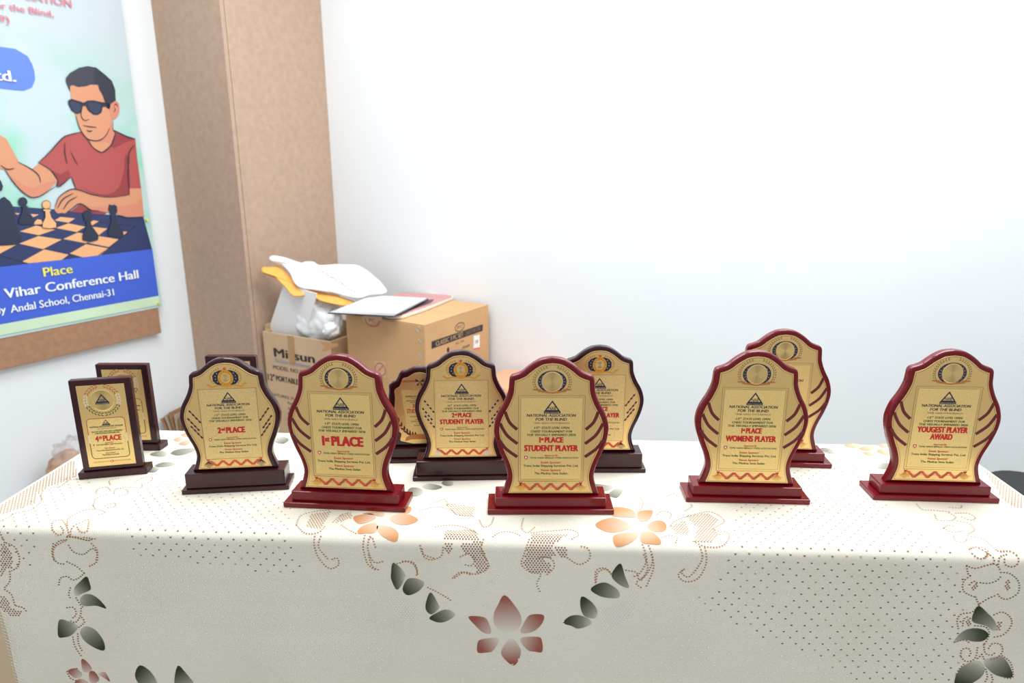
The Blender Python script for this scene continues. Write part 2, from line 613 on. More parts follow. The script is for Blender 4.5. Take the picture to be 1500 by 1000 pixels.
for l, wd_ in ((((745, 480), (738, 560), (770, 602), (812, 590)), 1.1), (((755, 648), (820, 660), (880, 665)), 1.3), (((790, 692), (815, 702), (840, 694)), 1.6),
               (((690, 560), (720, 660), (770, 745), (820, 780), (900, 785), (960, 745), (1000, 670)), 1.3), (((1030, 600), (1030, 690), (1050, 720), (1010, 830), (930, 893), (850, 850), (790, 770)), 1.2),
               (((345, 990), (450, 890), (560, 770), (620, 735), (745, 705)), 1.3), (((1040, 690), (1150, 745), (1235, 770)), 1.3), (((590, 800), (590, 900), (610, 1000)), 1.2),
               (((640, 880), (680, 960), (710, 1010)), 0.9), (((1225, 830), (1180, 890), (1165, 1000)), 1.3), (((1035, 470), (1060, 450), (1070, 480)), 0.9), (((1035, 530), (1050, 500), (1040, 480)), 0.8)):
    pstroke('print_man', gs(*l), wd_, C_line, 9)
pp_('print_man', [(-44, 238), (-48, 216), (-36, 197), (-16, 190)] + gs((0, 740), (50, 765), (90, 830), (165, 970)) + hs((150, 40), (270, 105), (335, 55), (430, 110), (495, 205), (400, 300), (330, 340), (260, 345), (180, 290), (100, 200), (40, 110), (0, 100)) + [(-28, 252)], C_skin, 4)
pp_('print_man', hs((60, 130), (180, 230), (280, 270), (400, 215), (495, 205), (400, 300), (330, 340), (260, 345), (180, 290), (100, 200)), C_skin2, 5)
pp_('print_man', hs((470, 430), (500, 350), (560, 300), (620, 275), (700, 290), (800, 325), (950, 345), (1110, 325), (1115, 270), (1215, 268), (1238, 510), (1100, 520), (1000, 490), (850, 460), (780, 455), (690, 400), (620, 440), (560, 485), (530, 480), (495, 485), (470, 460)), C_skin, 4)
pp_('print_man', hs((1000, 430), (1180, 400), (1215, 340), (1238, 510), (1100, 520), (1000, 490), (850, 460), (780, 455), (700, 405), (800, 425)), C_skin2, 5)
pp_('print_man', hs((600, 470), (690, 405), (780, 458), (850, 465), (920, 480), (900, 495), (700, 480)), C_shirt2, 3)
for l in (((40, 110), (100, 200), (180, 290), (260, 345), (330, 340), (400, 300), (495, 240)), ((150, 40), (270, 105), (330, 160), (345, 220)), ((330, 50), (430, 110), (495, 205), (480, 245)),
          ((610, 170), (650, 275)), ((470, 430), (500, 350), (560, 300), (620, 275), (700, 290), (800, 325), (950, 345), (1110, 325)), ((490, 440), (540, 360), (630, 310)), ((540, 450), (590, 380), (660, 340)),
          ((560, 485), (620, 440), (690, 400), (780, 455), (850, 460)), ((1110, 0), (1100, 130), (1112, 325)), ((1000, 500), (1100, 520), (1238, 512)), ((480, 245), (510, 252), (610, 170)), ((0, 70), (60, 105), (120, 95))):
    pstroke('print_man', hs(*l), 1.3, C_line, 9)
# chess pieces
NPC = [0]
def piece(head, r, body, m_):
    NPC[0] += 1
    pn = 'print_chess_piece %d' % NPC[0]
    c = [HH(head[0] + r * math.cos(a * 0.3927), head[1] + r * math.sin(a * 0.3927)) for a in range(16)]
    pp_(pn, [HH(head[0] + (r + 5) * math.cos(a * 0.3927), head[1] + (r + 5) * math.sin(a * 0.3927)) for a in range(16)], C_line, 10)
    pp_(pn, c, m_, 11)
    cx = sum(p[0] for p in body) / len(body); cy = sum(p[1] for p in body) / len(body)
    pp_(pn, [HH(cx + (p[0] - cx) * 1.08, cy + (p[1] - cy) * 1.04) for p in body], C_line, 10)
    pp_(pn, hs(*body), m_, 11)
piece((190, 385), 36, [(178, 415), (238, 425), (222, 440), (243, 500), (288, 540), (283, 575), (162, 575), (158, 540), (187, 480), (192, 440)], C_piece)
piece((393, 410), 34, [(368, 448), (432, 452), (432, 466), (420, 468), (435, 520), (478, 570), (476, 605), (420, 613), (362, 605), (362, 570), (387, 520), (385, 466), (368, 462)], C_tan)
piece((748, 495), 36, [(720, 535), (780, 540), (780, 552), (770, 556), (790, 600), (838, 670), (832, 710), (770, 728), (708, 710), (708, 670), (738, 610), (740, 552), (720, 548)], C_piece)
pp_('print_chess_piece x1', hs((925, 450), (935, 405), (955, 415), (975, 408), (1000, 420), (1005, 470), (990, 490), (1010, 570), (1055, 640), (1050, 680), (985, 690), (925, 670), (930, 620), (955, 560), (945, 490)), C_piece, 11)
pp_('print_chess_piece x2', hs((-60, 420), (0, 355), (30, 340), (80, 380), (110, 430), (130, 560), (150, 640), (185, 700), (150, 745), (60, 755), (-40, 750), (-120, 700), (-60, 600)), C_piece, 11)
pp_('print_chess_piece x3', hs((-30, 190), (0, 200), (20, 250), (10, 290), (-30, 290)), C_piece, 11)
# bubble and lettering
pp_('print_bubble', [(-260, 44), (-70, 61.5), (0, 68.5), (22, 71.5), (40, 82), (47, 94)] + gs((315, 160), (320, 230), (290, 300), (220, 330), (150, 326), (0, 310)) + [(-70, 122), (-260, 104)], C_bubble, 2)
def ptext(body, left, right, cappx, m_, bold, lay=12):
    a0, zA = ps(*left)
    a1, zB = ps(*right)
    mid = ((left[0] + right[0]) / 2, (left[1] + right[1]) / 2)
    capz = ps(mid[0], mid[1] - cappx)[1] - ps(*mid)[1]
    pr('lettering ' + body).text(body, (a0 + a1) / 2, (zA + zB) / 2, a1 - a0, capz, m_, lay, bold)
ptext('ASSOCIATION', (-16, -11), (104.5, 11.8), 11.5, C_pink, 0.012)
ptext('for the Blind,', (-14, 10.5), (78, 25), 9.0, C_pink, 0.015)
ptext('9)', (-3, 31), (13.5, 34), 9.5, C_pink, 0.015)
ptext('Ltd.', (-22, 115), (23.4, 120.8), 15.5, C_wht, 0.03)
ptext('Place', (63, 404.7), (106, 399.6), 13.0, C_yel, 0.022)
ptext('Vihar Conference Hall', (6, 435.5), (202.5, 408), 13.2, C_wht, 0.026)
ptext('Andal School, Chennai-31', (14.8, 456.8), (166.5, 433), 10.5, C_wht, 0.02)
ptext('Lady', (-24, 462.5), (8.6, 457.5), 10.8, C_wht, 0.02)
for k, v in PR.items():
    v.build(k.split(' ')[0], poster)
# pins along the right side
M_pin = mat('yellow_pin', rgb(236, 214, 60), 0.3)
for x, y in ((213.5, 322), (231, 443.5)):
    a, z = ps(x, y)
    mbp = MB(); mbp.tube([uw(min(a, u_edge - 0.006), WS + 0.001, z) - PINV, uw(min(a, u_edge - 0.006), WS + 0.010, z + 0.002) - PINV], [0.004, 0.006], M_pin)
    mbp.build('push_pin', poster)

# ------------------------------------------------------------------ table and cloth
TY = math.radians(-3.0)
E1 = Vector((math.cos(TY), math.sin(TY), 0))
E2 = Vector((-math.sin(TY), math.cos(TY), 0))
S0, S1, T0, T1 = -0.995, 0.897, 0.987, 1.430
TZ = 0.75
RF = 0.020
def tab(s, t, z):
    return E1 * s + E2 * t + UP * z

M_tabletop = mat('brown_laminate', rgb(150, 104, 66), 0.4, noise=0.1, nscale=10)
M_steel = mat('grey_steel', rgb(120, 122, 124), 0.35, 0.8)
tb = empty('folding_table', tab((S0 + S1) / 2, (T0 + T1) / 2, 0), TY)
tag(tb, 'long narrow folding table hidden under the patterned cream tablecloth', 'table')
hx, hy = (S1 - S0) / 2 - 0.012, (T1 - T0) / 2 - 0.012
m = MB(); m.box((0, 0, TZ - 0.017), (hx * 2, hy * 2, 0.028), M_tabletop); m.build('tabletop', tb, bevel=0.004)
for sx in (-1, 1):
    for sy in (-1, 1):
        m = MB(); m.tube([(sx * (hx - 0.14), sy * (hy - 0.06), 0), (sx * (hx - 0.14), sy * (hy - 0.06), TZ - 0.031)], 0.0125, M_steel); m.build('leg', tb)
    m = MB(); m.tube([(sx * (hx - 0.14), -hy + 0.06, 0.12), (sx * (hx - 0.14), hy - 0.06, 0.12)], 0.010, M_steel); m.build('crossbar', tb)

def und(s, d):
    k = min(1.0, d / 0.16)
    f = 0.006 * math.sin(s * 6.3 + 0.8) + 0.004 * math.sin(s * 14.1 + 2.0)
    f += -0.030 * max(0.0, (s - 0.62) / 0.28) ** 2 * 0.8
    return k * f + 0.03 * d
DROP = 0.46
# cloth material: ivory, woven
CL = (0.81, 0.778, 0.675)
M_cloth = mat('ivory_damask', CL + (1,), 0.85, spec=0.15)
nt = M_cloth.node_tree
b = nt.nodes['Principled BSDF']
tc = nt.nodes.new('ShaderNodeTexCoord')
mp = nt.nodes.new('ShaderNodeMapping'); mp.inputs['Rotation'].default_value = (0.5, 0.6, 0.8)
nt.links.new(tc.outputs['Object'], mp.inputs[0])
wv = nt.nodes.new('ShaderNodeTexWave'); wv.inputs['Scale'].default_value = 150; wv.inputs['Distortion'].default_value = 2.0
nt.links.new(mp.outputs[0], wv.inputs['Vector'])
n1 = nt.nodes.new('ShaderNodeTexNoise'); n1.inputs['Scale'].default_value = 5; n1.inputs['Detail'].default_value = 5
nt.links.new(tc.outputs['Object'], n1.inputs['Vector'])
rp = nt.nodes.new('ShaderNodeValToRGB')
rp.color_ramp.elements[0].position = 0.25; rp.color_ramp.elements[0].color = (CL[0] * .95, CL[1] * .945, CL[2] * .93, 1)
rp.color_ramp.elements[1].position = 0.6; rp.color_ramp.elements[1].color = (CL[0] * 1.02, CL[1] * 1.02, CL[2] * 1.02, 1)
nt.links.new(n1.outputs['Fac'], rp.inputs[0])
nt.links.new(rp.outputs[0], b.inputs['Base Color'])
bp = nt.nodes.new('ShaderNodeBump'); bp.inputs['Strength'].default_value = 0.3; bp.inputs['Distance'].default_value = 0.0006
nt.links.new(wv.outputs['Fac'], bp.inputs['Height'])
mp2 = nt.nodes.new('ShaderNodeMapping'); mp2.inputs['Scale'].default_value = (1.2, 1.2, 34)
nt.links.new(tc.outputs['Object'], mp2.inputs[0])
n3 = nt.nodes.new('ShaderNodeTexNoise'); n3.inputs['Scale'].default_value = 1.0; n3.inputs['Detail'].default_value = 2
nt.links.new(mp2.outputs[0], n3.inputs['Vector'])
bp2 = nt.nodes.new('ShaderNodeBump'); bp2.inputs['Strength'].default_value = 0.22; bp2.inputs['Distance'].default_value = 0.006
nt.links.new(n3.outputs['Fac'], bp2.inputs['Height'])
nt.links.new(bp.outputs[0], bp2.inputs['Normal'])
nt.links.new(bp2.outputs[0], b.inputs['Normal'])

def S_(s, q):
    """cloth surface: q >= 0 on the top (from the front fold), q < 0 over the fold and down the front"""
    if q >= 0:
        return tab(s, T0 + RF + q, TZ)
    if q > -RF * math.pi / 2:
        a = -q / RF
        return tab(s, T0 + RF - RF * math.sin(a), TZ - RF * (1 - math.cos(a)))
    d = -q - RF * math.pi / 2
    return tab(s, T0 - und(s, d), TZ - RF - d)

def S_off(s, q, lift):
    e = 0.002
    p = S_(s, q)
    n = (S_(s + e, q) - S_(s - e, q)).cross(S_(s, q + e) - S_(s, q - e)).normalized()
    return p + n * lift

def px2sq(x, y, g=None):
    s, q = g if g else (0.0, 0.0)
    if g is None:
        p = on_z(x, y, TZ)
        s, t = p.dot(E1), p.dot(E2)
        q = t - T0 - RF
        if q < 0:
            p = on_plane(x, y, E2, T0)
            s = p.dot(E1)
            q = -(TZ - p.z) + RF - RF * math.pi / 2
    for _ in range(6):
        e = 1e-4
        a = proj(S_(s, q)); b1 = proj(S_(s + e, q)); b2 = proj(S_(s, q + e))
        j11, j12 = (b1[0] - a[0]) / e, (b2[0] - a[0]) / e
        j21, j22 = (b1[1] - a[1]) / e, (b2[1] - a[1]) / e
        det = j11 * j22 - j12 * j21
        if abs(det) < 1e-6:
            break
        rx, ry = x - a[0], y - a[1]
        ds = (rx * j22 - ry * j12) / det
        dq = (ry * j11 - rx * j21) / det
        s += max(-.05, min(.05, ds)); q += max(-.02, min(.02, dq))
    return s, q

# perimeter rings
RC = 0.045
def ring():
    pts = []
    def seg(a, bb, n, nrm):
        for i in range(n):
            k = i / n
            pts.append((a[0] + (bb[0] - a[0]) * k, a[1] + (bb[1] - a[1]) * k, nrm[0], nrm[1]))
    x0, x1, y0, y1 = S0 + RF, S1 - RF, T0 + RF, T1 - RF
    c = RC - RF
    seg((x0 + c, y0), (x1 - c, y0), 150, (0, -1))
    for cx, cy, a0 in ((x1 - c, y0 + c, -90), (x1 - c, y1 - c, 0), (x0 + c, y1 - c, 90), (x0 + c, y0 + c, 180)):
        for i in range(12):
            a = math.radians(a0 + 90 * i / 12)
            pts.append((cx + c * math.cos(a), cy + c * math.sin(a), math.cos(a), math.sin(a)))
        if a0 == -90:
            seg((x1, y0 + c), (x1, y1 - c), 30, (1, 0))
        elif a0 == 0:
            seg((x1 - c, y1), (x0 + c, y1), 60, (0, 1))
        elif a0 == 90:
            seg((x0, y1 - c), (x0, y0 + c), 30, (-1, 0))
    return pts
R_ = ring()
N_ = len(R_)
cv, cf = [], []
levels = [('a', i / 6 * math.pi / 2) for i in range(7)] + [('d', DROP * (i + 1) / 26) for i in range(26)]
for kind, val in levels:
    for (x, y, nx, ny) in R_:
        if kind == 'a':
            o_, z_ = RF * math.sin(val), TZ - RF * (1 - math.cos(val))
        else:
            if ny < -0.999:
                u_ = und(x, val)
            else:
                cor = 1 if abs(nx) > 1e-6 and abs(ny) > 1e-6 else 0
                u_ = und(x if abs(nx) < 0.99 else x + y * 1.3, val) + 0.0
            o_, z_ = RF + u_, TZ - RF - val
        cv.append(tab(x + nx * o_, y + ny * o_, z_))
for l in range(len(levels) - 1):
    for i in range(N_):
        cf.append((l * N_ + i, l * N_ + (i + 1) % N_, (l + 1) * N_ + (i + 1) % N_, (l + 1) * N_ + i))
cf.append(tuple(range(N_)))
cm = MB(); cm.add(cv, cf, M_cloth)
cloth = cm.build('tablecloth', smooth=True)
tag(cloth, 'cream patterned lace tablecloth with rust flower and dark green leaves draped over table', 'tablecloth')
M_back = None
CLO = 0.0005

# printed petals and leaves, colour fades into the ivory
def fade_mat(name):
    m_ = mat(name, (1, 1, 1, 1), 0.8, spec=0.15)
    nt_ = m_.node_tree
    at = nt_.nodes.new('ShaderNodeAttribute'); at.attribute_name = 'Col'
    nt_.links.new(at.outputs['Color'], nt_.nodes['Principled BSDF'].inputs['Base Color'])
    return m_
M_petal = fade_mat('woven_petal_colour')

def petal(name, px, base, tip, col, c_base=0.0, c_tip=1.0, gamma=1.0):
    """px: outline in photo pixels; colour runs from c_base (at base) to c_tip (at tip)"""
    sq = [px2sq(*p) for p in px]
    sq = crom(sq, True, 4)
    bm = bmesh.new()
    tris = tessellate_polygon([[Vector((a, b_, 0)) for a, b_ in sq]])
    vv = [bm.verts.new((a, b_, 0)) for a, b_ in sq]
    for t in tris:
        try:
            bm.faces.new([vv[i] for i in t])
        except ValueError:
            pass
    bmesh.ops.subdivide_edges(bm, edges=bm.edges[:], cuts=2, use_grid_fill=True)
    bmesh.ops.triangulate(bm, faces=bm.faces[:])
    bs_, bq = px2sq(*base)
    ts, tq = px2sq(*tip)
    dx, dy = ts - bs_, tq - bq
    L2 = dx * dx + dy * dy
    cl = bm.loops.layers.float_color.new('Col')
    cols = {}
    for v in bm.verts:
        k = max(0, min(1, ((v.co.x - bs_) * dx + (v.co.y - bq) * dy) / L2)) ** gamma
        k = c_base + (c_tip - c_base) * k
        cols[v] = tuple(CL[i] * (1 - k) + col[i] * k for i in range(3)) + (1,)
        v.co = S_off(v.co.x, v.co.y, CLO)
    for f in bm.faces:
        f.smooth = True
        for l in f.loops:
            l[cl] = cols[l.vert]
    bmesh.ops.recalc_face_normals(bm, faces=bm.faces)
    me = bpy.data.meshes.new(name)
    bm.to_mesh(me); bm.free()
    me.materials.append(M_petal)
    o = bpy.data.objects.new(name, me)
    COL.objects.link(o)
    o.parent = cloth
    return o

RUST = rgb(158, 92, 80)[:3]
LEAF = rgb(56, 65, 43)[:3]
PEACH = rgb(205, 138, 84)[:3]
def C5(x, y): return (540 + x / 3.571, 720 + y / 3.571)
def c5(*l): return [C5(*p) for p in l]
# rust flower
for o_, b_, t_ in ((((712, 540), (775, 610), (798, 660), (790, 705), (745, 735), (700, 730), (660, 695), (655, 640), (675, 595)), (725, 740), (712, 560)),
                   (((523, 652), (600, 655), (625, 680), (640, 738), (600, 735), (560, 700)), (690, 760), (560, 668)),
                   (((915, 645), (850, 642), (822, 670), (795, 735), (860, 730), (905, 690)), (750, 760), (890, 660)),
                   (((570, 838), (572, 785), (600, 770), (680, 768), (650, 830), (610, 840)), (690, 765), (590, 810)),
                   (((908, 835), (905, 775), (880, 758), (795, 768), (830, 825), (870, 835)), (750, 760), (890, 800)),
                   (((758, 908), (700, 860), (700, 820), (745, 768), (790, 815), (792, 860)), (740, 755), (755, 890))):
    petal('flower_petal', c5(*o_), C5(*b_), C5(*t_), RUST, 0.0, 1.0, 0.8)
for o_, b_, t_ in ((((130, 370), (185, 420), (187, 455), (150, 512), (120, 460), (118, 420)), (185, 440), (125, 440)),
                   (((178, 510), (200, 460), (240, 452), (290, 475), (260, 520), (205, 540)), (285, 465), (195, 525)),
                   (((325, 525), (365, 590), (368, 610), (330, 640), (302, 620), (300, 580)), (372, 600), (305, 590)),
                   (((320, 655), (400, 615), (452, 640), (420, 670), (378, 683), (340, 675)), (440, 630), (340, 668)),
                   (((1318, 375), (1340, 440), (1362, 500), (1320, 490), (1275, 450), (1278, 415)), (1355, 520), (1290, 400)),
                   (((1162, 510), (1190, 485), (1240, 475), (1300, 510), (1310, 552), (1240, 553), (1190, 535)), (1320, 545), (1180, 500)),
                   (((1115, 547), (1165, 575), (1195, 620), (1185, 660), (1130, 650), (1108, 600)), (1195, 640), (1115, 580)),
                   (((1018, 685), (1050, 652), (1100, 645), (1150, 665), (1165, 690), (1100, 715), (1060, 700)), (1160, 690), (1040, 675))):
    petal('leaf', c5(*o_), C5(*b_), C5(*t_), LEAF, 0.30, 1.0, 0.5)
def C6(x, y): return (860 + x / 3.332, 700 + y / 3.333)
def c6(*l): return [C6(*p) for p in l]
# peach flowers near the fold
for o_, b_, t_ in ((((40, 232), (75, 205), (130, 195), (190, 215), (218, 235), (170, 260), (100, 265)), (240, 238), (60, 235)),
                   (((125, 145), (180, 145), (225, 160), (240, 190), (200, 192), (140, 190), (122, 180)), (245, 220), (140, 150)),
                   (((248, 165), (310, 158), (320, 170), (300, 205), (255, 210)), (235, 228), (310, 165)),
                   (((290, 232), (335, 208), (375, 215), (388, 240), (370, 262), (320, 260)), (245, 238), (385, 238)),
                   (((265, 268), (310, 262), (345, 285), (360, 320), (310, 322), (262, 310)), (250, 240), (350, 315)),
                   (((145, 335), (125, 295), (145, 275), (235, 265), (250, 285), (215, 315)), (235, 245), (140, 320))):
    petal('flower_petal', c6(*o_), C6(*b_), C6(*t_), PEACH, 0.1, 0.95, 0.7)
def C4(x, y): return (260 + x / 3.333, 700 + y / 3.333)
def c4(*l): return [C4(*p) for p in l]
for o_, b_, t_ in ((((858, 195), (880, 182), (945, 175), (968, 195), (920, 220), (880, 222)), (1000, 200), (870, 200)),
                   (((905, 172), (985, 165), (1010, 172), (1000, 188), (960, 182)), (1010, 200), (930, 168)),
                   (((1035, 195), (1085, 175), (1135, 180), (1175, 205), (1130, 228), (1070, 225)), (1015, 200), (1160, 205)),
                   (((1090, 165), (1130, 140), (1142, 150), (1128, 172)), (1040, 195), (1140, 148)),
                   (((985, 232), (1045, 240), (1078, 268), (1072, 305), (1040, 305), (990, 275), (972, 245)), (1005, 210), (1060, 300)),
                   (((880, 270), (895, 240), (950, 220), (980, 230), (965, 265), (920, 270)), (1000, 210), (890, 265))):
    petal('flower_petal', c4(*o_), C4(*b_), C4(*t_), PEACH, 0.1, 0.95, 0.7)
# leaves on the table top between the trophies
def C8(x, y): return (700 + x / 3.704, 490 + y / 3.704)
for o_, b_, t_ in (([C8(*p) for p in ((625, 812), (680, 815), (735, 825), (710, 845), (670, 848), (640, 835))], C8(735, 825), C8(640, 822)),
                   ([C8(*p) for p in ((705, 870), (740, 840), (785, 838), (780, 860), (755, 885), (725, 880))], C8(785, 838), C8(725, 875)),
                   (c4((1120, 75), (1140, 48), (1185, 52), (1198, 72), (1160, 90)), C4(1198, 72), C4(1130, 70)),
                   (c4((1195, 45), (1225, 28), (1270, 35), (1292, 46), (1250, 58)), C4(1210, 40), C4(1280, 45)),
                   (c4((1290, 25), (1310, 10), (1345, 18), (1342, 35), (1310, 38)), C4(1345, 18), C4(1300, 28)),
                   ([(220, 665), (232, 661), (243, 662), (242, 668), (226, 668)], (243, 663), (224, 667)),
                   ([(250, 664), (262, 658), (287, 657), (278, 663), (262, 667)], (287, 657), (254, 664)),
                   ([(227, 682), (240, 677), (258, 679), (246, 683), (234, 684)], (258, 679), (232, 681)),
                   ([(217, 690), (224, 684), (234, 685), (228, 691), (220, 692)], (234, 685), (219, 690)),
                   ([(402, 646), (412, 639), (423, 644), (414, 650)], (402, 643), (420, 646)),
                   ([(1285, 685), (1292, 678), (1305, 680), (1306, 687), (1296, 687)], (1285, 679), (1305, 684)),
                   ([(1200, 658), (1210, 656), (1226, 662), (1214, 664)], (1226, 662), (1203, 659))):
    petal('leaf', o_, b_, t_, LEAF, 0.25, 0.8, 0.7)
for px in ([(254, 644), (262, 640), (268, 642), (262, 647)], [(265, 637), (274, 634), (280, 638), (272, 640)], [(262, 650), (272, 645), (280, 646), (272, 652)],
           [(1236, 652), (1252, 650), (1263, 653), (1250, 656)], [(1258, 657), (1272, 652), (1284, 655), (1272, 660)], [(1286, 652), (1296, 650), (1303, 653), (1296, 656)],
           [(1264, 663), (1276, 662), (1284, 666), (1272, 667)], [(1284, 660), (1294, 657), (1303, 661), (1300, 666), (1290, 664)]):
    petal('flower_petal', px, px[2], px[0], PEACH, 0.4, 0.9)
# left and right leaf columns on the drape
def CL7(x, y): return (x / 4.165, 760 + y / 4.167)
def CR8(x, y): return (1300 + x / 5, 800 + y / 5)
for o_, b_, t_ in ((((530, 350), (550, 400), (552, 430), (510, 450), (462, 468), (455, 420), (490, 380)), (470, 455), (545, 400)),
                   (((488, 490), (520, 458), (570, 465), (615, 500), (648, 545), (590, 528), (510, 528)), (480, 480), (620, 510)),
                   (((355, 640), (370, 612), (420, 625), (475, 655), (440, 705), (395, 720), (357, 715)), (470, 650), (360, 690)),
                   (((490, 690), (520, 655), (580, 675), (630, 740), (638, 798), (590, 790), (520, 745)), (500, 665), (625, 785))):
    petal('leaf', [CL7(*p) for p in o_], CL7(*b_), CL7(*t_), LEAF, 0.30, 1.0, 0.5)
for o_, b_, t_ in ((((498, 855), (530, 870), (560, 915), (530, 935), (505, 920)), (520, 940), (515, 870)),
                   (((415, 925), (460, 912), (498, 940), (490, 965), (450, 965)), (495, 965), (430, 925)),
                   (((545, 935), (575, 930), (605, 975), (580, 1000), (550, 990)), (540, 1000), (580, 945)),
                   (((600, 945), (640, 935), (672, 990), (640, 970)), (600, 950), (665, 975)),
                   (((455, 1000), (490, 975), (540, 1000), (520, 1040), (470, 1040)), (530, 1010), (470, 1010))):
    petal('flower_petal', [CL7(*p) for p in o_], CL7(*b_), CL7(*t_), RUST, 0.3, 1.0)
for o_, b_, t_ in ((((665, 435), (740, 495), (785, 545), (800, 605), (770, 615), (720, 580), (630, 555), (622, 510)), (785, 610), (645, 470)),
                   (((485, 705), (530, 640), (600, 602), (690, 605), (740, 645), (700, 690), (630, 695), (560, 682)), (490, 700), (700, 640)),
                   (((490, 1010), (520, 910), (600, 850), (670, 840), (712, 885), (690, 950), (620, 1000), (550, 1040)), (640, 850), (540, 1000)),
                   (((705, 840), (820, 805), (880, 850), (915, 950), (840, 955), (760, 920)), (760, 815), (900, 950))):
    petal('leaf', [CR8(*p) for p in o_], CR8(*b_), CR8(*t_), LEAF, 0.30, 1.0, 0.5)
for o_, b_, t_ in (([(198, 990), (205, 974), (222, 985), (230, 1004), (210, 1006)], (232, 1000), (205, 980)),
                   ([(256, 1004), (260, 975), (272, 985), (284, 1002), (270, 1008)], (280, 1005), (262, 982))):
    petal('leaf', o_, b_, t_, LEAF, 0.30, 1.0, 0.5)

# eyelets: small woven holes, too many to count
M_hole = mat('eyelet_brown', rgb(132, 88, 58), 0.8)
M_hole_pale = mat('eyelet_tan', rgb(190, 152, 118), 0.8)
M_ring = mat('eyelet_thread', rgb(242, 240, 232), 0.8)
def mini(mb_, s, q, w, h, m_, lift=CLO):
    if s < S0 + RF or s > S1 - RF or q > T1 - T0 - 2 * RF:
        return
    mb_.add([S_off(s - w, q - h, lift), S_off(s + w, q - h, lift), S_off(s + w, q + h, lift), S_off(s - w, q + h, lift)], [(0, 1, 2, 3)], m_)
rnd = random.Random(3)
blocked = []
def block(pts):
    blocked.append([px2sq(*p) for p in pts])
def inside(s, q, poly):
    r = False
    for i in range(len(poly)):
        x1, y1 = poly[i - 1]; x2, y2 = poly[i]
        if (y1 > q) != (y2 > q) and s < (x2 - x1) * (q - y1) / (y2 - y1) + x1:
            r = not r
    return r
block([(430, 735), (470, 640), (1010, 640), (1080, 700), (1075, 790), (1040, 870), (960, 880), (900, 960), (600, 960), (560, 880), (450, 850)])
block([(60, 770), (150, 690), (230, 640), (420, 630), (330, 670), (200, 720), (190, 800), (170, 900), (160, 1010), (40, 1010)])
block([(1305, 760), (1290, 700), (1180, 640), (1450, 640), (1560, 800), (1560, 1050), (1400, 1050), (1415, 850)])
block([(150, 1010), (190, 965), (900, 985), (900, 1050), (150, 1050)])
m_e = MB()
a_ = 0.0217
for j in range(-40, 42):
    for i in range(-46, 46):
        s = -0.05 + (i + (0.5 if j % 2 else 0)) * a_ + rnd.uniform(-.0008, .0008)
        q = j * 0.0113 - 0.012 + rnd.uniform(-.0006, .0006)
        if not (S0 + 0.06 < s < S1 - 0.05) or q > T1 - T0 - 0.07 or q < -0.30:
            continue
        if any(inside(s, q, b__) for b__ in blocked):
            continue
        if q >= -0.003:
            mini(m_e, s, q, 0.0014, 0.0011, M_hole_pale)
        else:
            right = s > 0.22
            vis = q > -0.085 + 0.02 * math.sin(s * 7) or (right and rnd.random() < 0.9 and q > -0.10 - 0.5 * (s - 0.22))
            if vis:
                mini(m_e, s, q, 0.0015, 0.0010, M_hole if rnd.random() < .85 else M_hole_pale)
                mini(m_e, s, q + 0.0035, 0.0028, 0.0006, M_ring)
            else:
                mini(m_e, s, q, 0.0016, 0.0016, M_ring)
eo = m_e.build('eyelets', cloth, fix=False)
tag(eo, kind='stuff')

# dotted lace outlines
M_lace = mat('lace_thread_brown', rgb(176, 126, 92), 0.8)
M_lace_d = mat('lace_thread_dark', rgb(146, 100, 74), 0.8)
m_l = MB()
def dotted(px, step=0.0048, size=0.0013, m_=None, m2=None, smooth=5):
    pts = [px2sq(*p) for p in px]
    pts = crom(pts, False, smooth)
    acc = 0.0
    for i in range(len(pts) - 1):
        a, b_ = Vector(pts[i]), Vector(pts[i + 1])
        L = (b_ - a).length
        if L < 1e-7:
            continue
        while acc < L:
            p = a + (b_ - a) * (acc / L)
            top = p.y >= -0.002
            mini(m_l, p.x, p.y, size, size * 0.8, (m_ or (M_hole_pale if top else M_lace)))
            acc += step
        acc -= L
def hatch(px, step=0.005, m_=None, size=0.0012):
    poly = [px2sq(*p) for p in px]
    x0 = min(p[0] for p in poly); x1 = max(p[0] for p in poly)
    y0 = min(p[1] for p in poly); y1 = max(p[1] for p in poly)
    j = 0
    y = y0
    while y < y1:
        x = x0 + (step / 2 if j % 2 else 0)
        while x < x1:
            if inside(x, y, poly):
                mini(m_l, x, y, size, size, m_ or (M_hole_pale if y >= -0.002 else M_lace_d))
            x += step
        y += step * 0.75
        j += 1
def spiral(c, r, a0, turns, sx=1.0, n=18, shrink=0.35):
    return [(c[0] + sx * r * (1 - (1 - shrink) * k / n) * math.cos(a0 + turns * 6.2832 * k / n),
             c[1] + 0.9 * r * (1 - (1 - shrink) * k / n) * math.sin(a0 + turns * 6.2832 * k / n)) for k in range(n + 1)]
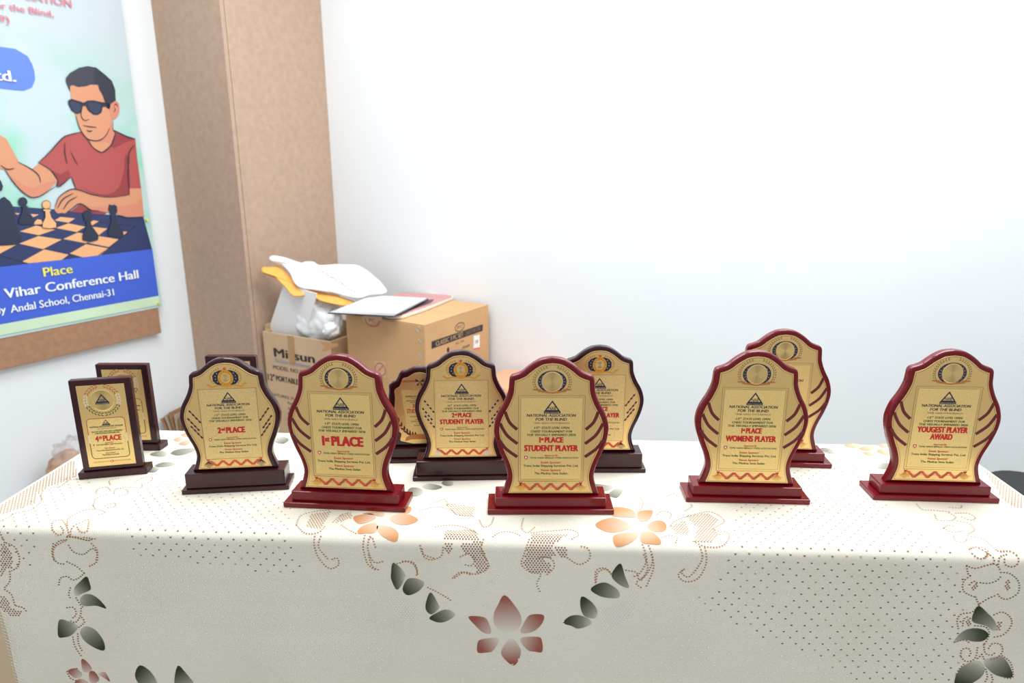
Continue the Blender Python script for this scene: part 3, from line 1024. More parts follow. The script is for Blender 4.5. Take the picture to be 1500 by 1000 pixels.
# centre motif over the fold
for l in (((600, 250), (590, 300), (620, 360), (625, 400), (560, 430), (500, 420), (450, 450)),
          ((840, 250), (812, 330), (800, 380), (845, 420), (900, 430), (880, 480), (900, 530)),
          ((280, 300), (290, 340), (330, 355), (380, 335), (390, 290)), ((1040, 345), (1100, 380), (1155, 350), (1150, 300), (1110, 285)),
          ((480, 340), (520, 325), (555, 350), (540, 385), (500, 380)), ((880, 350), (920, 340), (960, 355), (970, 395), (930, 435)),
          ((0, 330), (20, 390), (60, 410)), ((0, 250), (20, 240), (40, 300)), ((1440, 330), (1460, 400), (1420, 470)), ((1480, 330), (1490, 400), (1450, 500)),
          ((350, 185), (420, 175), (500, 185), (560, 215)), ((850, 215), (960, 205), (1060, 200), (1100, 225), (1060, 250)), ((810, 140), (800, 190), (830, 215), (870, 185)),
          ((580, 150), (600, 185), (640, 170), (655, 130)), ((650, 235), (700, 210), (760, 215), (800, 235)),
          ((270, 100), (350, 80), (430, 95), (460, 120), (550, 130)), ((1090, 80), (1180, 75), (1230, 60)), ((150, 375), (200, 365), (240, 385), (260, 440)),
          ((1190, 470), (1200, 420), (1240, 405), (1270, 430)), ((310, 500), (370, 530), (420, 560), (435, 575)), ((440, 450), (480, 420), (540, 435))):
    dotted(c5(*l))
for l in (((600, 410), (660, 405), (675, 440), (640, 470)), ((775, 450), (770, 410), (800, 400), (840, 420), (850, 450)), ((560, 480), (555, 550), (620, 620)), ((880, 470), (895, 560), (820, 620)),
          ((30, 440), (40, 520), (100, 620), (180, 700), (230, 760)), ((1020, 690), (1010, 600), (1060, 550)), ((1250, 740), (1300, 700), (1390, 620), (1400, 560)),
          ((1430, 560), (1490, 600), (1470, 660)), ((440, 760), (520, 780)), ((950, 770), (1080, 760))):
    dotted(c5(*l), m_=M_ring, size=0.0016)
hatch(c5((480, 262), (590, 262), (612, 330), (625, 400), (570, 430), (545, 345), (500, 320)))
hatch(c5((835, 275), (960, 278), (980, 340), (910, 345), (960, 390), (940, 430), (845, 420), (805, 380)))
hatch(c5((395, 262), (440, 262), (430, 330), (400, 310)))
hatch(c5((970, 285), (1035, 285), (1035, 340), (1000, 350)))
hatch(c5((400, 200), (560, 200), (580, 255), (390, 255)))
hatch(c5((850, 215), (1050, 225), (960, 280), (845, 270)))
hatch(c5((400, 60), (560, 80), (540, 130), (450, 120)))
for px in (c5((85, 540), (180, 540), (250, 600), (260, 690), (160, 670)), c5((1200, 630), (1320, 560), (1390, 620), (1310, 700), (1230, 730)), c5((1340, 520), (1400, 510), (1400, 560), (1350, 570))):
    hatch(px, 0.0052, M_ring, 0.0015)
# scrolls either side of the peach flowers
for l in (((580, 230), (600, 185), (660, 165), (750, 155)), ((580, 230), (620, 268), (690, 265), (720, 235)), ((800, 230), (830, 250), (870, 270)), ((670, 285), (668, 330), (690, 390), (740, 440), (785, 425), (780, 390), (745, 400)),
          ((700, 285), (690, 340), (740, 400)), ((915, 280), (908, 350), (930, 420), (970, 450)), ((940, 285), (930, 350), (960, 410), (1010, 405)), ((760, 215), (800, 180), (850, 165)), ((1100, 405), (1150, 410), (1170, 450), (1165, 480)),
          ((1260, 120), (1300, 105), (1320, 130), (1290, 140)), ((1185, 330), (1200, 370), (1250, 390))):
    dotted(c4(*l))
hatch(c4((650, 175), (755, 160), (700, 250), (630, 240)))
hatch(c4((790, 180), (855, 170), (850, 195), (770, 222)))
for l in (((340, 180), (370, 160), (410, 175), (400, 200)), ((400, 240), (430, 210), (500, 185), (600, 165), (670, 210), (615, 250), (690, 270), (670, 325), (580, 335), (510, 305)),
          ((365, 290), (400, 280), (440, 290), (430, 320)), ((270, 325), (290, 400), (260, 460), (230, 480)), ((300, 330), (320, 400), (290, 470), (240, 510), (265, 535)),
          ((550, 335), (560, 400), (500, 480), (460, 460), (480, 440)), ((575, 340), (580, 420), (540, 490), (480, 505), (445, 475), (470, 445)), ((40, 510), (45, 450), (90, 440), (120, 470)),
          ((390, 90), (420, 75), (450, 95)), ((480, 160), (510, 140), (505, 125)), ((235, 80), (270, 110), (265, 150), (240, 160)), ((190, 450), (240, 460), (250, 490))):
    dotted(c6(*l))
hatch(c6((480, 185), (590, 170), (640, 205), (610, 240), (650, 275), (600, 320), (520, 310), (540, 245)))
hatch(c6((405, 235), (480, 205), (500, 270), (440, 275)))
for px in (c6((60, 640), (150, 610), (240, 560), (230, 600), (210, 690), (120, 740)),):
    hatch(px, 0.0052, M_ring, 0.0015)
# left column of scrolls
def C0(x, y): return (x / 4.547, 600 + y / 4.547)
for l in (((350, 800), (355, 745), (410, 735), (450, 790), (460, 835)), ((350, 800), (390, 835), (425, 810), (400, 770)), ((470, 830), (485, 780), (540, 750), (590, 730), (585, 800), (540, 815), (515, 780)),
          ((450, 770), (460, 720), (560, 670), (650, 665), (700, 685), (640, 705)), ((620, 640), (640, 590), (700, 570), (720, 560)), ((640, 560), (650, 530), (710, 515), (740, 545)), ((700, 640), (760, 620), (765, 645), (700, 655)),
          ((620, 640), (640, 665)), ((760, 560), (770, 530), (840, 530), (850, 560), (790, 580)), ((780, 525), (850, 515), (940, 520), (945, 490)), ((735, 500), (730, 470), (800, 455)), ((900, 480), (960, 450), (1015, 450), (1000, 480), (950, 490)),
          ((360, 1000), (360, 920), (440, 870)), ((450, 840), (520, 855), (600, 870)), ((610, 890), (650, 940), (640, 1000)), ((560, 850), (640, 860)),
          ((0, 740), (60, 715), (100, 690), (200, 670), (275, 610), (270, 575)), ((270, 575), (300, 530), (400, 510), (460, 470), (540, 460))):
    dotted(C0(*p) for p in l) if False else dotted([C0(*p) for p in l])
hatch([C0(*p) for p in ((0, 590), (150, 510), (300, 430), (490, 330), (520, 440), (450, 470), (300, 525), (250, 570), (240, 620), (100, 670), (0, 700))], 0.0058, None, 0.0013)
for l in (((325, 150), (320, 220), (350, 265), (400, 275)), ((410, 110), (470, 110), (530, 130), (570, 120)), ((420, 160), (450, 200), (510, 215), (560, 180), (590, 200), (590, 260), (540, 290)), ((410, 260), (470, 290), (515, 330)),
          ((330, 170), (360, 135), (410, 125)), ((515, 330), (480, 360), (440, 375)), ((360, 400), (370, 360), (410, 350), (445, 375)), ((430, 420), (420, 460), (435, 490)), ((465, 480), (490, 520), (515, 545)), ((410, 540), (450, 540), (465, 580), (440, 605)),
          ((495, 545), (490, 590), (460, 630), (420, 615)), ((500, 600), (515, 630), (480, 660)), ((445, 720), (460, 780), (500, 840)), ((475, 700), (480, 760), (505, 810)), ((410, 930), (440, 915), (480, 910)), ((410, 930), (430, 970), (480, 990)),
          ((0, 80), (20, 120), (30, 150)), ((40, 145), (90, 170), (118, 230), (110, 290), (60, 320)), ((60, 320), (60, 380), (20, 425)), ((30, 430), (70, 460), (90, 520), (100, 530)), ((100, 530), (140, 540), (160, 560))):
    dotted([CL7(*p) for p in l], m_=M_lace_d)
hatch([CL7(*p) for p in ((5, 150), (40, 160), (75, 200), (75, 300), (30, 310), (5, 380))], 0.005, M_lace_d)
hatch([CL7(*p) for p in ((5, 470), (50, 480), (60, 540), (130, 560), (120, 600), (60, 590), (0, 540))], 0.005, M_lace_d)
# right column
for l in (((600, 20), (640, 5), (700, 30), (730, 50), (700, 90), (650, 80), (605, 40)), ((730, 50), (780, 90), (770, 130)), ((810, 130), (820, 80), (870, 60)), ((830, 40), (900, 40), (955, 80), (950, 130), (910, 150), (860, 130), (855, 85)),
          ((580, 140), (640, 160), (720, 140), (790, 130), (830, 180)), ((580, 145), (590, 200), (610, 215)), ((830, 190), (900, 200), (960, 260), (955, 340), (880, 385), (830, 375), (805, 345)), ((605, 215), (555, 260), (560, 330), (640, 370)),
          ((600, 280), (630, 255), (660, 270)), ((680, 265), (740, 270), (800, 250), (830, 220)), ((680, 415), (740, 380), (800, 355)), ((645, 370), (670, 430)), ((670, 430), (620, 480), (540, 495), (510, 540), (520, 610)), ((780, 500), (840, 480), (900, 520), (905, 580), (850, 645), (770, 665)),
          ((550, 580), (560, 530), (600, 510)), ((490, 700), (560, 685), (600, 705)), ((640, 580), (720, 590), (745, 640), (720, 700), (705, 715)), ((535, 800), (545, 755), (590, 745), (610, 780), (590, 810)), ((540, 810), (570, 840), (620, 835), (650, 800), (660, 730)),
          ((705, 720), (715, 780), (760, 795), (790, 775)), ((740, 745), (770, 710), (830, 720), (840, 770), (800, 815), (740, 825)), ((690, 790), (650, 830)), ((690, 790), (710, 830)), ((500, 1000), (510, 920), (570, 850)), ((720, 900), (730, 960), (700, 1010)), ((760, 940), (770, 980), (750, 1010)),
          ((840, 800), (900, 850), (920, 940), (900, 965), (840, 955))):
    dotted([CR8(*p) for p in l], m_=M_lace_d)
hatch([CR8(*p) for p in ((600, 300), (650, 260), (670, 270), (640, 330))], 0.0045, M_lace_d)
hatch([CR8(*p) for p in ((870, 240), (890, 250), (900, 330), (850, 300))], 0.0045, M_lace_d)
hatch([CR8(*p) for p in ((570, 540), (610, 510), (610, 580), (580, 590))], 0.0045, M_lace_d)
hatch([CR8(*p) for p in ((800, 560), (845, 545), (830, 610), (790, 620))], 0.0045, M_lace_d)
def C7(x, y): return (1180 + x / 4.547, 600 + y / 4.547)
for l in (((740, 630), (780, 665), (850, 670), (960, 680)), ((860, 700), (880, 735), (960, 740), (1000, 715), (950, 685)), ((1000, 690), (1080, 690), (1130, 720), (1100, 735), (1040, 715)), ((1010, 740), (1090, 760), (1125, 800), (1080, 830)),
          ((920, 790), (950, 770), (1000, 780)), ((920, 790), (980, 815), (1060, 805)), ((985, 840), (1000, 875), (1060, 880), (1075, 855)), ((1080, 840), (1180, 860), (1240, 910), (1280, 945)), ((1090, 930), (1160, 915), (1220, 950), (1190, 990)), ((1280, 940), (1360, 940), (1415, 975)),
          ((960, 650), (1030, 655), (1040, 635))):
    dotted([C7(*p) for p in l])
hatch([C7(*p) for p in ((1170, 380), (1200, 365), (1330, 450), (1455, 530), (1455, 660), (1390, 650), (1300, 590), (1270, 520))], 0.0056, None, 0.0013)
lo = m_l.build('lace_pattern', cloth, fix=False)
tag(lo, kind='stuff')
# fringed lace hem showing at the lower left
m_f = MB()
M_lacehem = mat('lace_hem_tan', rgb(196, 176, 150), 0.85, noise=0.08, nscale=200)
petal('lace_hem', [(-30, 862), (-14, 876), (0, 895), (6, 914), (12, 935), (19, 970), (27, 1012), (0, 1014), (-30, 1012), (-32, 940)], (0, 900), (20, 1000), rgb(206, 184, 152)[:3], 0.9, 1.0)
for k in range(26):
    x = -2 + 30 * (k / 25) ** 1.1
    y = 885 + 118 * k / 25
    a = px2sq(x - 3, y - 2); b__ = px2sq(x + 9, y + 2.5)
    for qd in stroke2([a, b__], 0.0012):
        m_f.add([S_off(p[0], p[1], CLO * 2) for p in qd], [(0, 1, 2, 3)], M_ring)
fo = m_f.build('fringe_hem', cloth, fix=False)

# ------------------------------------------------------------------ trophies
HALF = [(0.0860, 0.0), (0.0785, .0205), (0.0758, .037), (0.0800, .056), (0.0895, .079), (0.0968, .103), (0.0985, .124), (0.0925, .146), (0.0815, .166),
        (0.0742, .1845), (0.0728, .203), (0.0690, .2115), (0.0588, .217), (0.0455, .224), (0.0325, .234), (0.0175, .242), (0.0, .2445)]
HALF = HALF[:9] + [(0.0742, .1845), (0.0726, .198), (0.0715, .2078), (0.0678, .2132), (0.0590, .2163), (0.0500, .2205), (0.0415, .2275), (0.0310, .2352), (0.0170, .2422), (0.0, .2446)]
HALF = [(a, b_ * 1.03) for a, b_ in HALF]
def outline(half, sx=1.0, sy=1.0, n=4):
    right = crom([(a * sx, b_ * sy) for a, b_ in half], False, n)
    left = [(-a, b_) for a, b_ in reversed(right[:-1])]
    return right + left
def KX(x, y): return ((x - (391 - (862 - y) * 0.027)) * 0.00033, (862 - y) * 0.000336)

def slab(mb_, pts, y0, y1, rim, m_):
    """outline (x,h) extruded in depth from y0 (front) to y1 (back) with rounded rims"""
    N = len(pts)
    ins = offset_poly(pts, rim)
    mid = offset_poly(pts, rim * 0.3)
    rings = [[(p[0], y0, p[1]) for p in ins], [(p[0], y0 + rim * 0.3, p[1]) for p in mid], [(p[0], y0 + rim, p[1]) for p in pts],
             [(p[0], y1 - rim, p[1]) for p in pts], [(p[0], y1 - rim * 0.3, p[1]) for p in mid], [(p[0], y1, p[1]) for p in ins]]
    vs_ = [q for r_ in rings for q in r_]
    fs_ = []
    for r_ in range(5):
        for i in range(N):
            j = (i + 1) % N
            fs_.append((r_ * N + i, r_ * N + j, (r_ + 1) * N + j, (r_ + 1) * N + i))
    n = (N + 1) // 2                       # symmetric outline: caps are strips from side to side
    for base_, rev in ((0, False), (5 * N, True)):
        for i in range(n - 1):
            f_ = [base_ + i, base_ + i + 1, base_ + N - 2 - i, base_ + N - 1 - i]
            if i == n - 2:
                f_ = [base_ + i, base_ + i + 1, base_ + N - 1 - i]
            fs_.append(tuple(reversed(f_)) if rev else tuple(f_))
    mb_.add(vs_, fs_, m_)

def smooth_angle(o):
    me = o.data
    me.polygons.foreach_set('use_smooth', [True] * len(me.polygons))
    me.set_sharp_from_angle(angle=math.radians(18))

def rbox(name, parent, x, y0, y1, z0, z1, m_, bev=0.0015):
    mb_ = MB(); mb_.box((0, (y0 + y1) / 2, (z0 + z1) / 2), (2 * x, y1 - y0, z1 - z0), m_)
    return mb_.build(name, parent, bevel=bev)

def logo(P, cx, cy, w):
    """triangle emblem with letters on a bar; w = half width"""
    h = w * 1.45
    o_ = [(cx - w, cy), (cx + w, cy), (cx, cy + h)]
    i_ = [(cx - w * 0.70, cy + w * .16), (cx + w * 0.70, cy + w * .16), (cx, cy + h * 0.80)]
    for k in range(3):
        P.poly([o_[k], o_[(k + 1) % 3], i_[(k + 1) % 3], i_[k]], K_navy, 2)
    P.poly([(cx - w * 1.05, cy - w * .32), (cx + w * 1.05, cy - w * .32), (cx + w * 1.05, cy), (cx - w * 1.05, cy)], K_navy, 2)
    P.text('NAB', cx, cy + w * .20, w * 0.95, w * 0.42, K_navy, 3, 0.01)
    P.text('SERVE THE BLIND', cx, cy - w * .24, w * 1.9, w * 0.15, M_gold_edge, 3, 0.0)

LINES = [('NATIONAL ASSOCIATION', 422, 255, 14.5, 'n', 0.03), ('FOR THE BLIND', 443, 163, 14.5, 'n', 0.03), ('TAMIL NADU STATE BRANCH', 461, 187, 9.5, 'g', 0.0),
         ('15', 488, 20, 12, 'G', 0.02), ('STATE LEVEL OPEN', 488, 145, 12, 'G', 0.03), ('CHESS TOURNAMENT FOR', 508, 217, 12, 'G', 0.03), ('THE VISUALLY IMPAIRED 2026', 527, 255, 12, 'G', 0.03),
         ('Approved By', 639, 70, 9.5, 'r', 0.02), ('TAMIL NADU BRAILLE CHESS ASSOCIATION', 652, 252, 8.5, 'G', 0.02),
         ('Event Sponsor', 679, 105, 12, 'r', 0.025), ('Trans India Shipping Services Pvt. Ltd.', 698, 290, 12, 'G', 0.025),
         ('Venue Sponsor', 722, 110, 12, 'r', 0.025), ('The Madras Seva Sadan', 741, 175, 12, 'G', 0.025)]
KC = {'n': K_navy, 'g': K_grey, 'G': K_green, 'r': K_red}

def place_words(P, fx, fy, titles):
    """the engraved words of a curved trophy; fx, fy scale the plate"""
    ux = 0.00033 * fx
    for body, y, wpx, cap, c, bold in LINES:
        x = 381 if y < 470 else 383
        if body == '15':
            x = 303
        elif body == 'STATE LEVEL OPEN':
            x = 404
        elif body.startswith('TAMIL NADU BR'):
            x = 398
        xx, yy = KX(x - (391 - (862 - 560) * 0.027) + (391 - (862 - y) * 0.027), y)
        P.text(body, xx * fx, yy * fy, wpx * ux, cap * 0.000336 * fy, KC[c], 3, bold, shear=0.15 if c in 'nG' and y < 530 else 0.0, res=2)
    xx, yy = KX(316, 480)
    P.text('th', xx * fx, yy * fy, 12 * ux, 6 * 0.000336 * fy, K_green, 3, 0.02, res=2)
    # small red shield
    xx, yy = KX(254, 655)
    P.poly([((xx + a) * fx, (yy + b_) * fy) for a, b_ in ((-.003, .006), (.003, .006), (.003, .002), (0, -.001), (-.003, .002))], K_red, 3)
    P.poly([((xx + a) * fx, (yy + b_) * fy) for a, b_ in ((-.0017, .0048), (.0017, .0048), (.0017, .0025), (0, .0008), (-.0017, .0025))], K_white, 4)
    for segs, yb, wpx, cap in titles:
        xx, yy = KX(383, yb)
        P.title(segs, 0, yy * fy, wpx * ux, cap * 0.000336 * fy, K_red, 3, 0.06)

def inset_plate(out, d, ybot):
    po = offset_poly(out, d)
    right = [p for p, o_ in zip(po, out) if o_[0] > 1e-6 and p[1] > ybot + 0.004 and p[0] > 1e-4]
    def dist(p):
        best = 9.0
        for k in range(len(out)):
            a_, c_ = Vector(out[k - 1]), Vector(out[k])
            e_ = c_ - a_
            if e_.length < 1e-9:
                continue
            t_ = max(0, min(1, (Vector(p) - a_).dot(e_) / e_.length_squared))
            best = min(best, (a_ + e_ * t_ - Vector(p)).length)
        return best
    right = [p for p in right if p[1] < ybot + 0.02 or dist(p) > d * 0.985]
    mono = []
    for p in right:
        if not mono or p[1] > mono[-1][1] + 2e-4:
            mono.append(p)
    right = mono
    a, b_ = right[0], right[2]
    xb = a[0] + (a[0] - b_[0]) * (a[1] - ybot) / max(1e-6, b_[1] - a[1])
    top = max(p[1] for p in po)
    right = [(xb, ybot)] + right + [(0.0, top)]
    return right + [(-x, y) for x, y in reversed(right[:-1])]

def curved_trophy(style, loc, yaw, titles, label):
    red = style == 'red'
    fx, fy = (1.0, 1.0) if red else (0.90, 0.862)
    wood = M_red if red else M_dark
    root = empty('award_trophy', loc, yaw)
    tag(root, label, 'trophy', 'chess awards on the table')
    if red:
        bw, bd, bh, pw, pd, ph = 0.1105, 0.062, 0.0095, 0.0975, 0.046, 0.0185
    else:
        bw, bd, bh, pw, pd, ph = 0.0965, 0.056, 0.0085, 0.0895, 0.046, 0.030
    rbox('base', root, bw, -bd / 2, bd / 2, 0, bh, wood)
    rbox('plinth', root, pw, -pd / 2, pd / 2, bh + .0001, bh + ph, wood, 0.0018)
    z0 = bh + ph
    yf = -pd / 2 + 0.011
    th = 0.016
    out = outline(HALF, fx, fy)
    mb_ = MB(); slab(mb_, [(p[0], p[1] + z0) for p in out], yf, yf + th, 0.0032, wood)
    bo = mb_.build('backboard', root); smooth_angle(bo)
    # gold plate
    plate_o = inset_plate(out, 0.0092 * fx, 0.0045)
    mb_ = MB(); slab(mb_, [(p[0], p[1] + z0) for p in plate_o], yf - 0.0014, yf + 0.0002, 0.0005, M_gold)
    plate = mb_.build('plate', root); smooth_angle(plate)
    yp = yf - 0.0014
    fn = lambda x, y, l: Vector((x, yp - l, z0 + y))
    # outer thin engraved line
    P = Print(fn); ed = offset_poly(plate_o, 0.0022)
    P.stroke(ed + [ed[0]], 0.0005, M_groove if red else K_maroon, 1)
    # text panel
    x0, y0 = 0.0565 * fx, 0.0275 * fy
    y1 = 0.186 * fy
    P.stroke([(-x0, y0), (x0, y0), (x0, y1), (-x0, y1), (-x0, y0)], 0.0006, M_groove if red else K_maroon, 1)
    P.build('engraved_border', plate)
    P = Print(fn)
    i = 0.0038 if red else 0.001
    P.poly([(-x0 + i, y0 + i), (x0 - i, y0 + i), (x0 - i, y1 - i), (-x0 + i, y1 - i)], M_panel if red else M_panel_rough, 1)
    if red:
        P.stroke([(-x0 + i, y0 + i), (x0 - i, y0 + i), (x0 - i, y1 - i), (-x0 + i, y1 - i), (-x0 + i, y0 + i)], 0.0004, M_groove, 2)
    P.build('text_panel', plate)
    # emblem
    cy = 0.2105 * fy
    if red:
        P = Print(fn)
        ring_o = circle2(0, cy, 0.0242, 0.0196, 36)
        P.poly(ring_o, K_navy, 1)
        for k in range(30):
            a = 6.2832 * k / 30
            P.poly(circle2(0.0190 * math.cos(a), cy + 0.0188 * math.sin(a), 0.0005, None, 6), M_gold_edge, 2)
        for sgn in (-1, 1):
            for k in range(5):
                a = (k - 2) * 0.33
                P.poly(circle2(sgn * 0.0212 * math.cos(a), cy + 0.0160 * math.sin(a), 0.0008, None, 5), M_gold_edge, 2)
        P.build('emblem_ring', plate)
        mb_ = MB(); mb_.tube([(0, yp, z0 + cy), (0, yp - 0.0006, z0 + cy), (0, yp - 0.0012, z0 + cy)], [0.0180, 0.0180, 0.0170], M_disc, 40); mb_.build('medallion', plate)
        P = Print(fn)
        for sgn in (-1, 1):
            for k in range(12):
                a = -0.5 + 1.75 * k / 11
                for rr, tilt in ((0.0295, 0.5), (0.0325, -0.3)):
                    cx_, cy_ = sgn * rr * math.cos(a) * 0.98, cy + rr * 0.86 * math.sin(a)
                    dx, dy = math.cos(a + 1.2 + tilt) * 0.0018 * sgn, math.sin(a + 1.2 + tilt) * 0.0018
                    P.stroke([(cx_ - dx, cy_ - dy), (cx_, cy_), (cx_ + dx, cy_ + dy)], 0.0014, M_groove, 1, True)
        P.build('laurel_wreath', plate)
        P = Print(fn)
        yb = cy - 0.0195
        P.poly([(-0.034, yb + 0.0045), (-0.019, yb + 0.003), (-0.019, yb + 0.0062), (-0.034, yb + 0.0072), (-0.030, yb + 0.0058)], K_copper, 2)
        P.poly([(0.034, yb + 0.0045), (0.019, yb + 0.003), (0.019, yb + 0.0062), (0.034, yb + 0.0072), (0.030, yb + 0.0058)], K_copper, 2)
        P.poly([(-0.024, yb + 0.0015), (0, yb - 0.0015), (0.024, yb + 0.0015), (0.024, yb + 0.0050), (0, yb + 0.0022), (-0.024, yb + 0.0050)], K_copper, 3)
        P.build('ribbon', plate)
    else:
        P = Print(fn)
        for sgn in (-1, 1):
            P.poly([(sgn * 0.0085, cy - 0.015), (sgn * 0.017, cy - 0.0125), (sgn * 0.0225, cy - 0.006), (sgn * 0.0225, cy + 0.004), (sgn * 0.018, cy + 0.010), (sgn * 0.010, cy + 0.0135), (sgn * 0.005, cy + 0.0138), (0, cy)], K_navy, 1)
            for k in range(4):
                a = (k - 1.5) * 0.42
                P.poly(circle2(sgn * 0.0180 * math.cos(a), cy + 0.013 * math.sin(a), 0.0010, None, 5), M_gold_edge, 2)
        P.poly(circle2(0, cy - 0.001, 0.0135, 0.0150, 32), K_amber, 2)
        for k in range(14):
            a = 6.2832 * k / 14
            P.poly(circle2(0.0110 * math.cos(a), cy - 0.001 + 0.0122 * math.sin(a), 0.0007, None, 6), K_brown, 3)
        P.poly(circle2(0, cy + 0.0165, 0.0028, None, 10), K_orange, 3)
        P.build('emblem_ring', plate)
        mb_ = MB(); mb_.tube([(0, yp, z0 + cy - .001), (0, yp - 0.0006, z0 + cy - .001), (0, yp - 0.0010, z0 + cy - .001)], [0.0085, 0.0085, 0.0078], M_disc, 28); mb_.build('medallion', plate)
        P = Print(fn)
        for sgn in (-1, 1):
            for k in range(11):
                a = -0.6 + 1.75 * k / 10
                cx_, cy_ = sgn * 0.0258 * math.cos(a), cy + 0.0175 * math.sin(a)
                P.poly(circle2(cx_, cy_, 0.0014, 0.0011, 7), K_amber, 1)
                P.poly(circle2(cx_ * 1.06, cy + (cy_ - cy) * 1.08, 0.0007, None, 6), K_brown, 2)
        P.build('laurel_wreath', plate)
        P = Print(fn)
        yb = cy - 0.0165
        P.stroke(crom([(-0.034, yb + 0.004), (-0.030, yb + 0.002), (-0.026, yb - 0.001), (-0.014, yb + 0.0015), (0, yb - 0.0004), (0.014, yb + 0.0015), (0.026, yb - 0.001), (0.030, yb + 0.003), (0.036, yb + 0.0055)], False), 0.0030, K_amber, 3)
        P.build('ribbon', plate)
    # side stripes
    for sgn in (-1, 1):
        for k, (a, b_, c_) in enumerate((((138, 395), (162, 452), (203, 492)), ((113, 458), (150, 522), (207, 570)), ((108, 545), (148, 598), (208, 643)))):
            P = Print(fn)
            if red:
                pts = [KX(*a), KX(*b_), KX(*c_)]
                pts = crom([(-sgn * p[0] * fx, p[1] * fy) for p in pts], False, 6)
                P.stroke(pts, 0.0056, K_maroon, 1)
            else:
                cx_, cy_ = 0.068 * fx, (0.126 - k * 0.0175) * fy
                for t in range(4):
                    tt = (t - 1.5) / 1.5
                    px_, py_ = sgn * (cx_ + 0.0085 * fx * tt + 0.004 * (1 - abs(k - 1))), cy_ + 0.0105 * tt
                    d_ = Vector((sgn * 0.63, 0.77))
                    P.stroke([(px_ - d_.x * 0.0023, py_ - d_.y * 0.0023), (px_ + d_.x * 0.0023, py_ + d_.y * 0.0023)], 0.0030, K_navy, 2)
                P.stroke([(sgn * (cx_ - 0.0085 * fx + 0.004 * (1 - abs(k - 1))), cy_ - 0.0105), (sgn * (cx_ + 0.0085 * fx + 0.004 * (1 - abs(k - 1))), cy_ + 0.0105)], 0.0022, M_gold_edge if 'student' in label else K_rust, 1)
            P.build('stripe', plate)
    # words
    P = Print(fn)
    lx, ly = KX(381, 398)
    logo(P, lx * fx, ly * fy + 0.002, 0.0135 * fx)
    place_words(P, fx, fy, titles)
    P.build('lettering', plate)
    # zigzag ribbon with tassels
    P = Print(fn)
    n = 7
    zx = [-0.048 + 0.096 * k / (n + 1) for k in range(n + 2)]
    yl, yh = 0.0105 * fy, 0.0238 * fy
    if red:
        P.stroke([(-0.064, 0.0165), (0.064, 0.0165)], 0.0007, K_copper, 1)
    for k in range(n + 1):
        a = (zx[k] * fx, yh if k % 2 == 0 else yl)
        b_ = (zx[k + 1] * fx, yl if k % 2 == 0 else yh)
        w_ = 0.0040
        P.poly([(a[0] - w_, a[1]), (a[0] + w_ * .6, a[1]), (b_[0] + w_, b_[1]), (b_[0] - w_ * .6, b_[1])], (K_rust if k % 2 else K_orange) if red else K_orange, 2 + k % 2)
    for sgn in (-1, 1):
        bx, by = sgn * 0.0525 * fx, 0.0155 * fy
        for t in range(-3, 4):
            P.stroke([(bx, by + 0.006), (bx + t * 0.0020, by + 0.001), (bx + t * 0.0026, by - 0.007 + abs(t) * 0.0014)], 0.0011, (K_amber if red else K_brown) if 'student player' not in label or red else K_white, 3)
        P.poly([(bx - .0022, by + .0065), (bx + .0022, by + .0065), (bx + .0026, by + .011), (bx, by + .009), (bx - .0026, by + .011)], K_red if red else K_orange, 4)
    P.build('zigzag_ribbon', plate)
    return root

def base_at(a, yaw, width, depth):
    """origin (centre of base) from its front-left corner"""
    c, s = math.cos(yaw), math.sin(yaw)
    return Vector((a[0] + c * width / 2 - s * depth / 2, a[1] + s * width / 2 + c * depth / 2, TZ + 0.0002))
def base_from_right(b_, yaw, width, depth):
    c, s = math.cos(yaw), math.sin(yaw)
    return Vector((b_[0] - c * width / 2 - s * depth / 2, b_[1] - s * width / 2 + c * depth / 2, TZ + 0.0002))
def deg(a): return math.radians(a)
def XY(x, y):
    p = on_z(x, y, TZ)
    return (p.x, p.y)

def two(a, b_, y1=563, w1=127, w2=283):
    return [(a, y1, w1, 29), (b_, y1 + 47, w2, 32)]
st = lambda n, s: [(n, False), (s, True), ('PLACE', False)]
curved_trophy('dark', base_at(XY(266.3, 725), deg(6.4), 0.193, 0.056), deg(6.4), [(st('2', 'nd'), 604, 165, 38)],
              'dark brown trophy reading 2nd PLACE, beside the tall 4th place plaque')
curved_trophy('red', base_at(XY(415.2, 743), deg(-5.0), 0.221, 0.062), deg(-5.0), [(st('1', 'st'), 604, 225, 52)],
              'red trophy reading only 1st PLACE in front of the speaker carton')
curved_trophy('dark', base_at(XY(604.4, 705), deg(2.0), 0.193, 0.056), deg(2.0), two(st('2', 'nd'), [('STUDENT PLAYER', False)]),
              'dark brown 2nd PLACE student player trophy between two red trophies')
curved_trophy('red', base_at(XY(714, 754), deg(0.0), 0.221, 0.062), deg(0.0), two(st('1', 'st'), [('STUDENT PLAYER', False)]),
              'red trophy reading 1st PLACE STUDENT PLAYER at the table front')
curved_trophy('dark', base_from_right(XY(946, 692.5), deg(0.0), 0.193, 0.056), deg(0.0), two(st('2', 'nd'), [('WOMENS PLAYER', False)]),
              'dark brown trophy partly hidden behind the red 1st PLACE STUDENT PLAYER trophy')
curved_trophy('red', base_at(XY(1004.6, 735.3), deg(-2.7), 0.221, 0.062), deg(-2.7), two(st('1', 'st'), [('WOMENS PLAYER', False)], w1=110, w2=270),
              'red trophy reading 1st PLACE WOMENS PLAYER')
curved_trophy('red', base_from_right(XY(1218.7, 686.3), deg(-4.0), 0.221, 0.062), deg(-4.0), [(st('1', 'st'), 604, 150, 40)],
              'red trophy half hidden behind the 1st PLACE WOMENS PLAYER trophy')
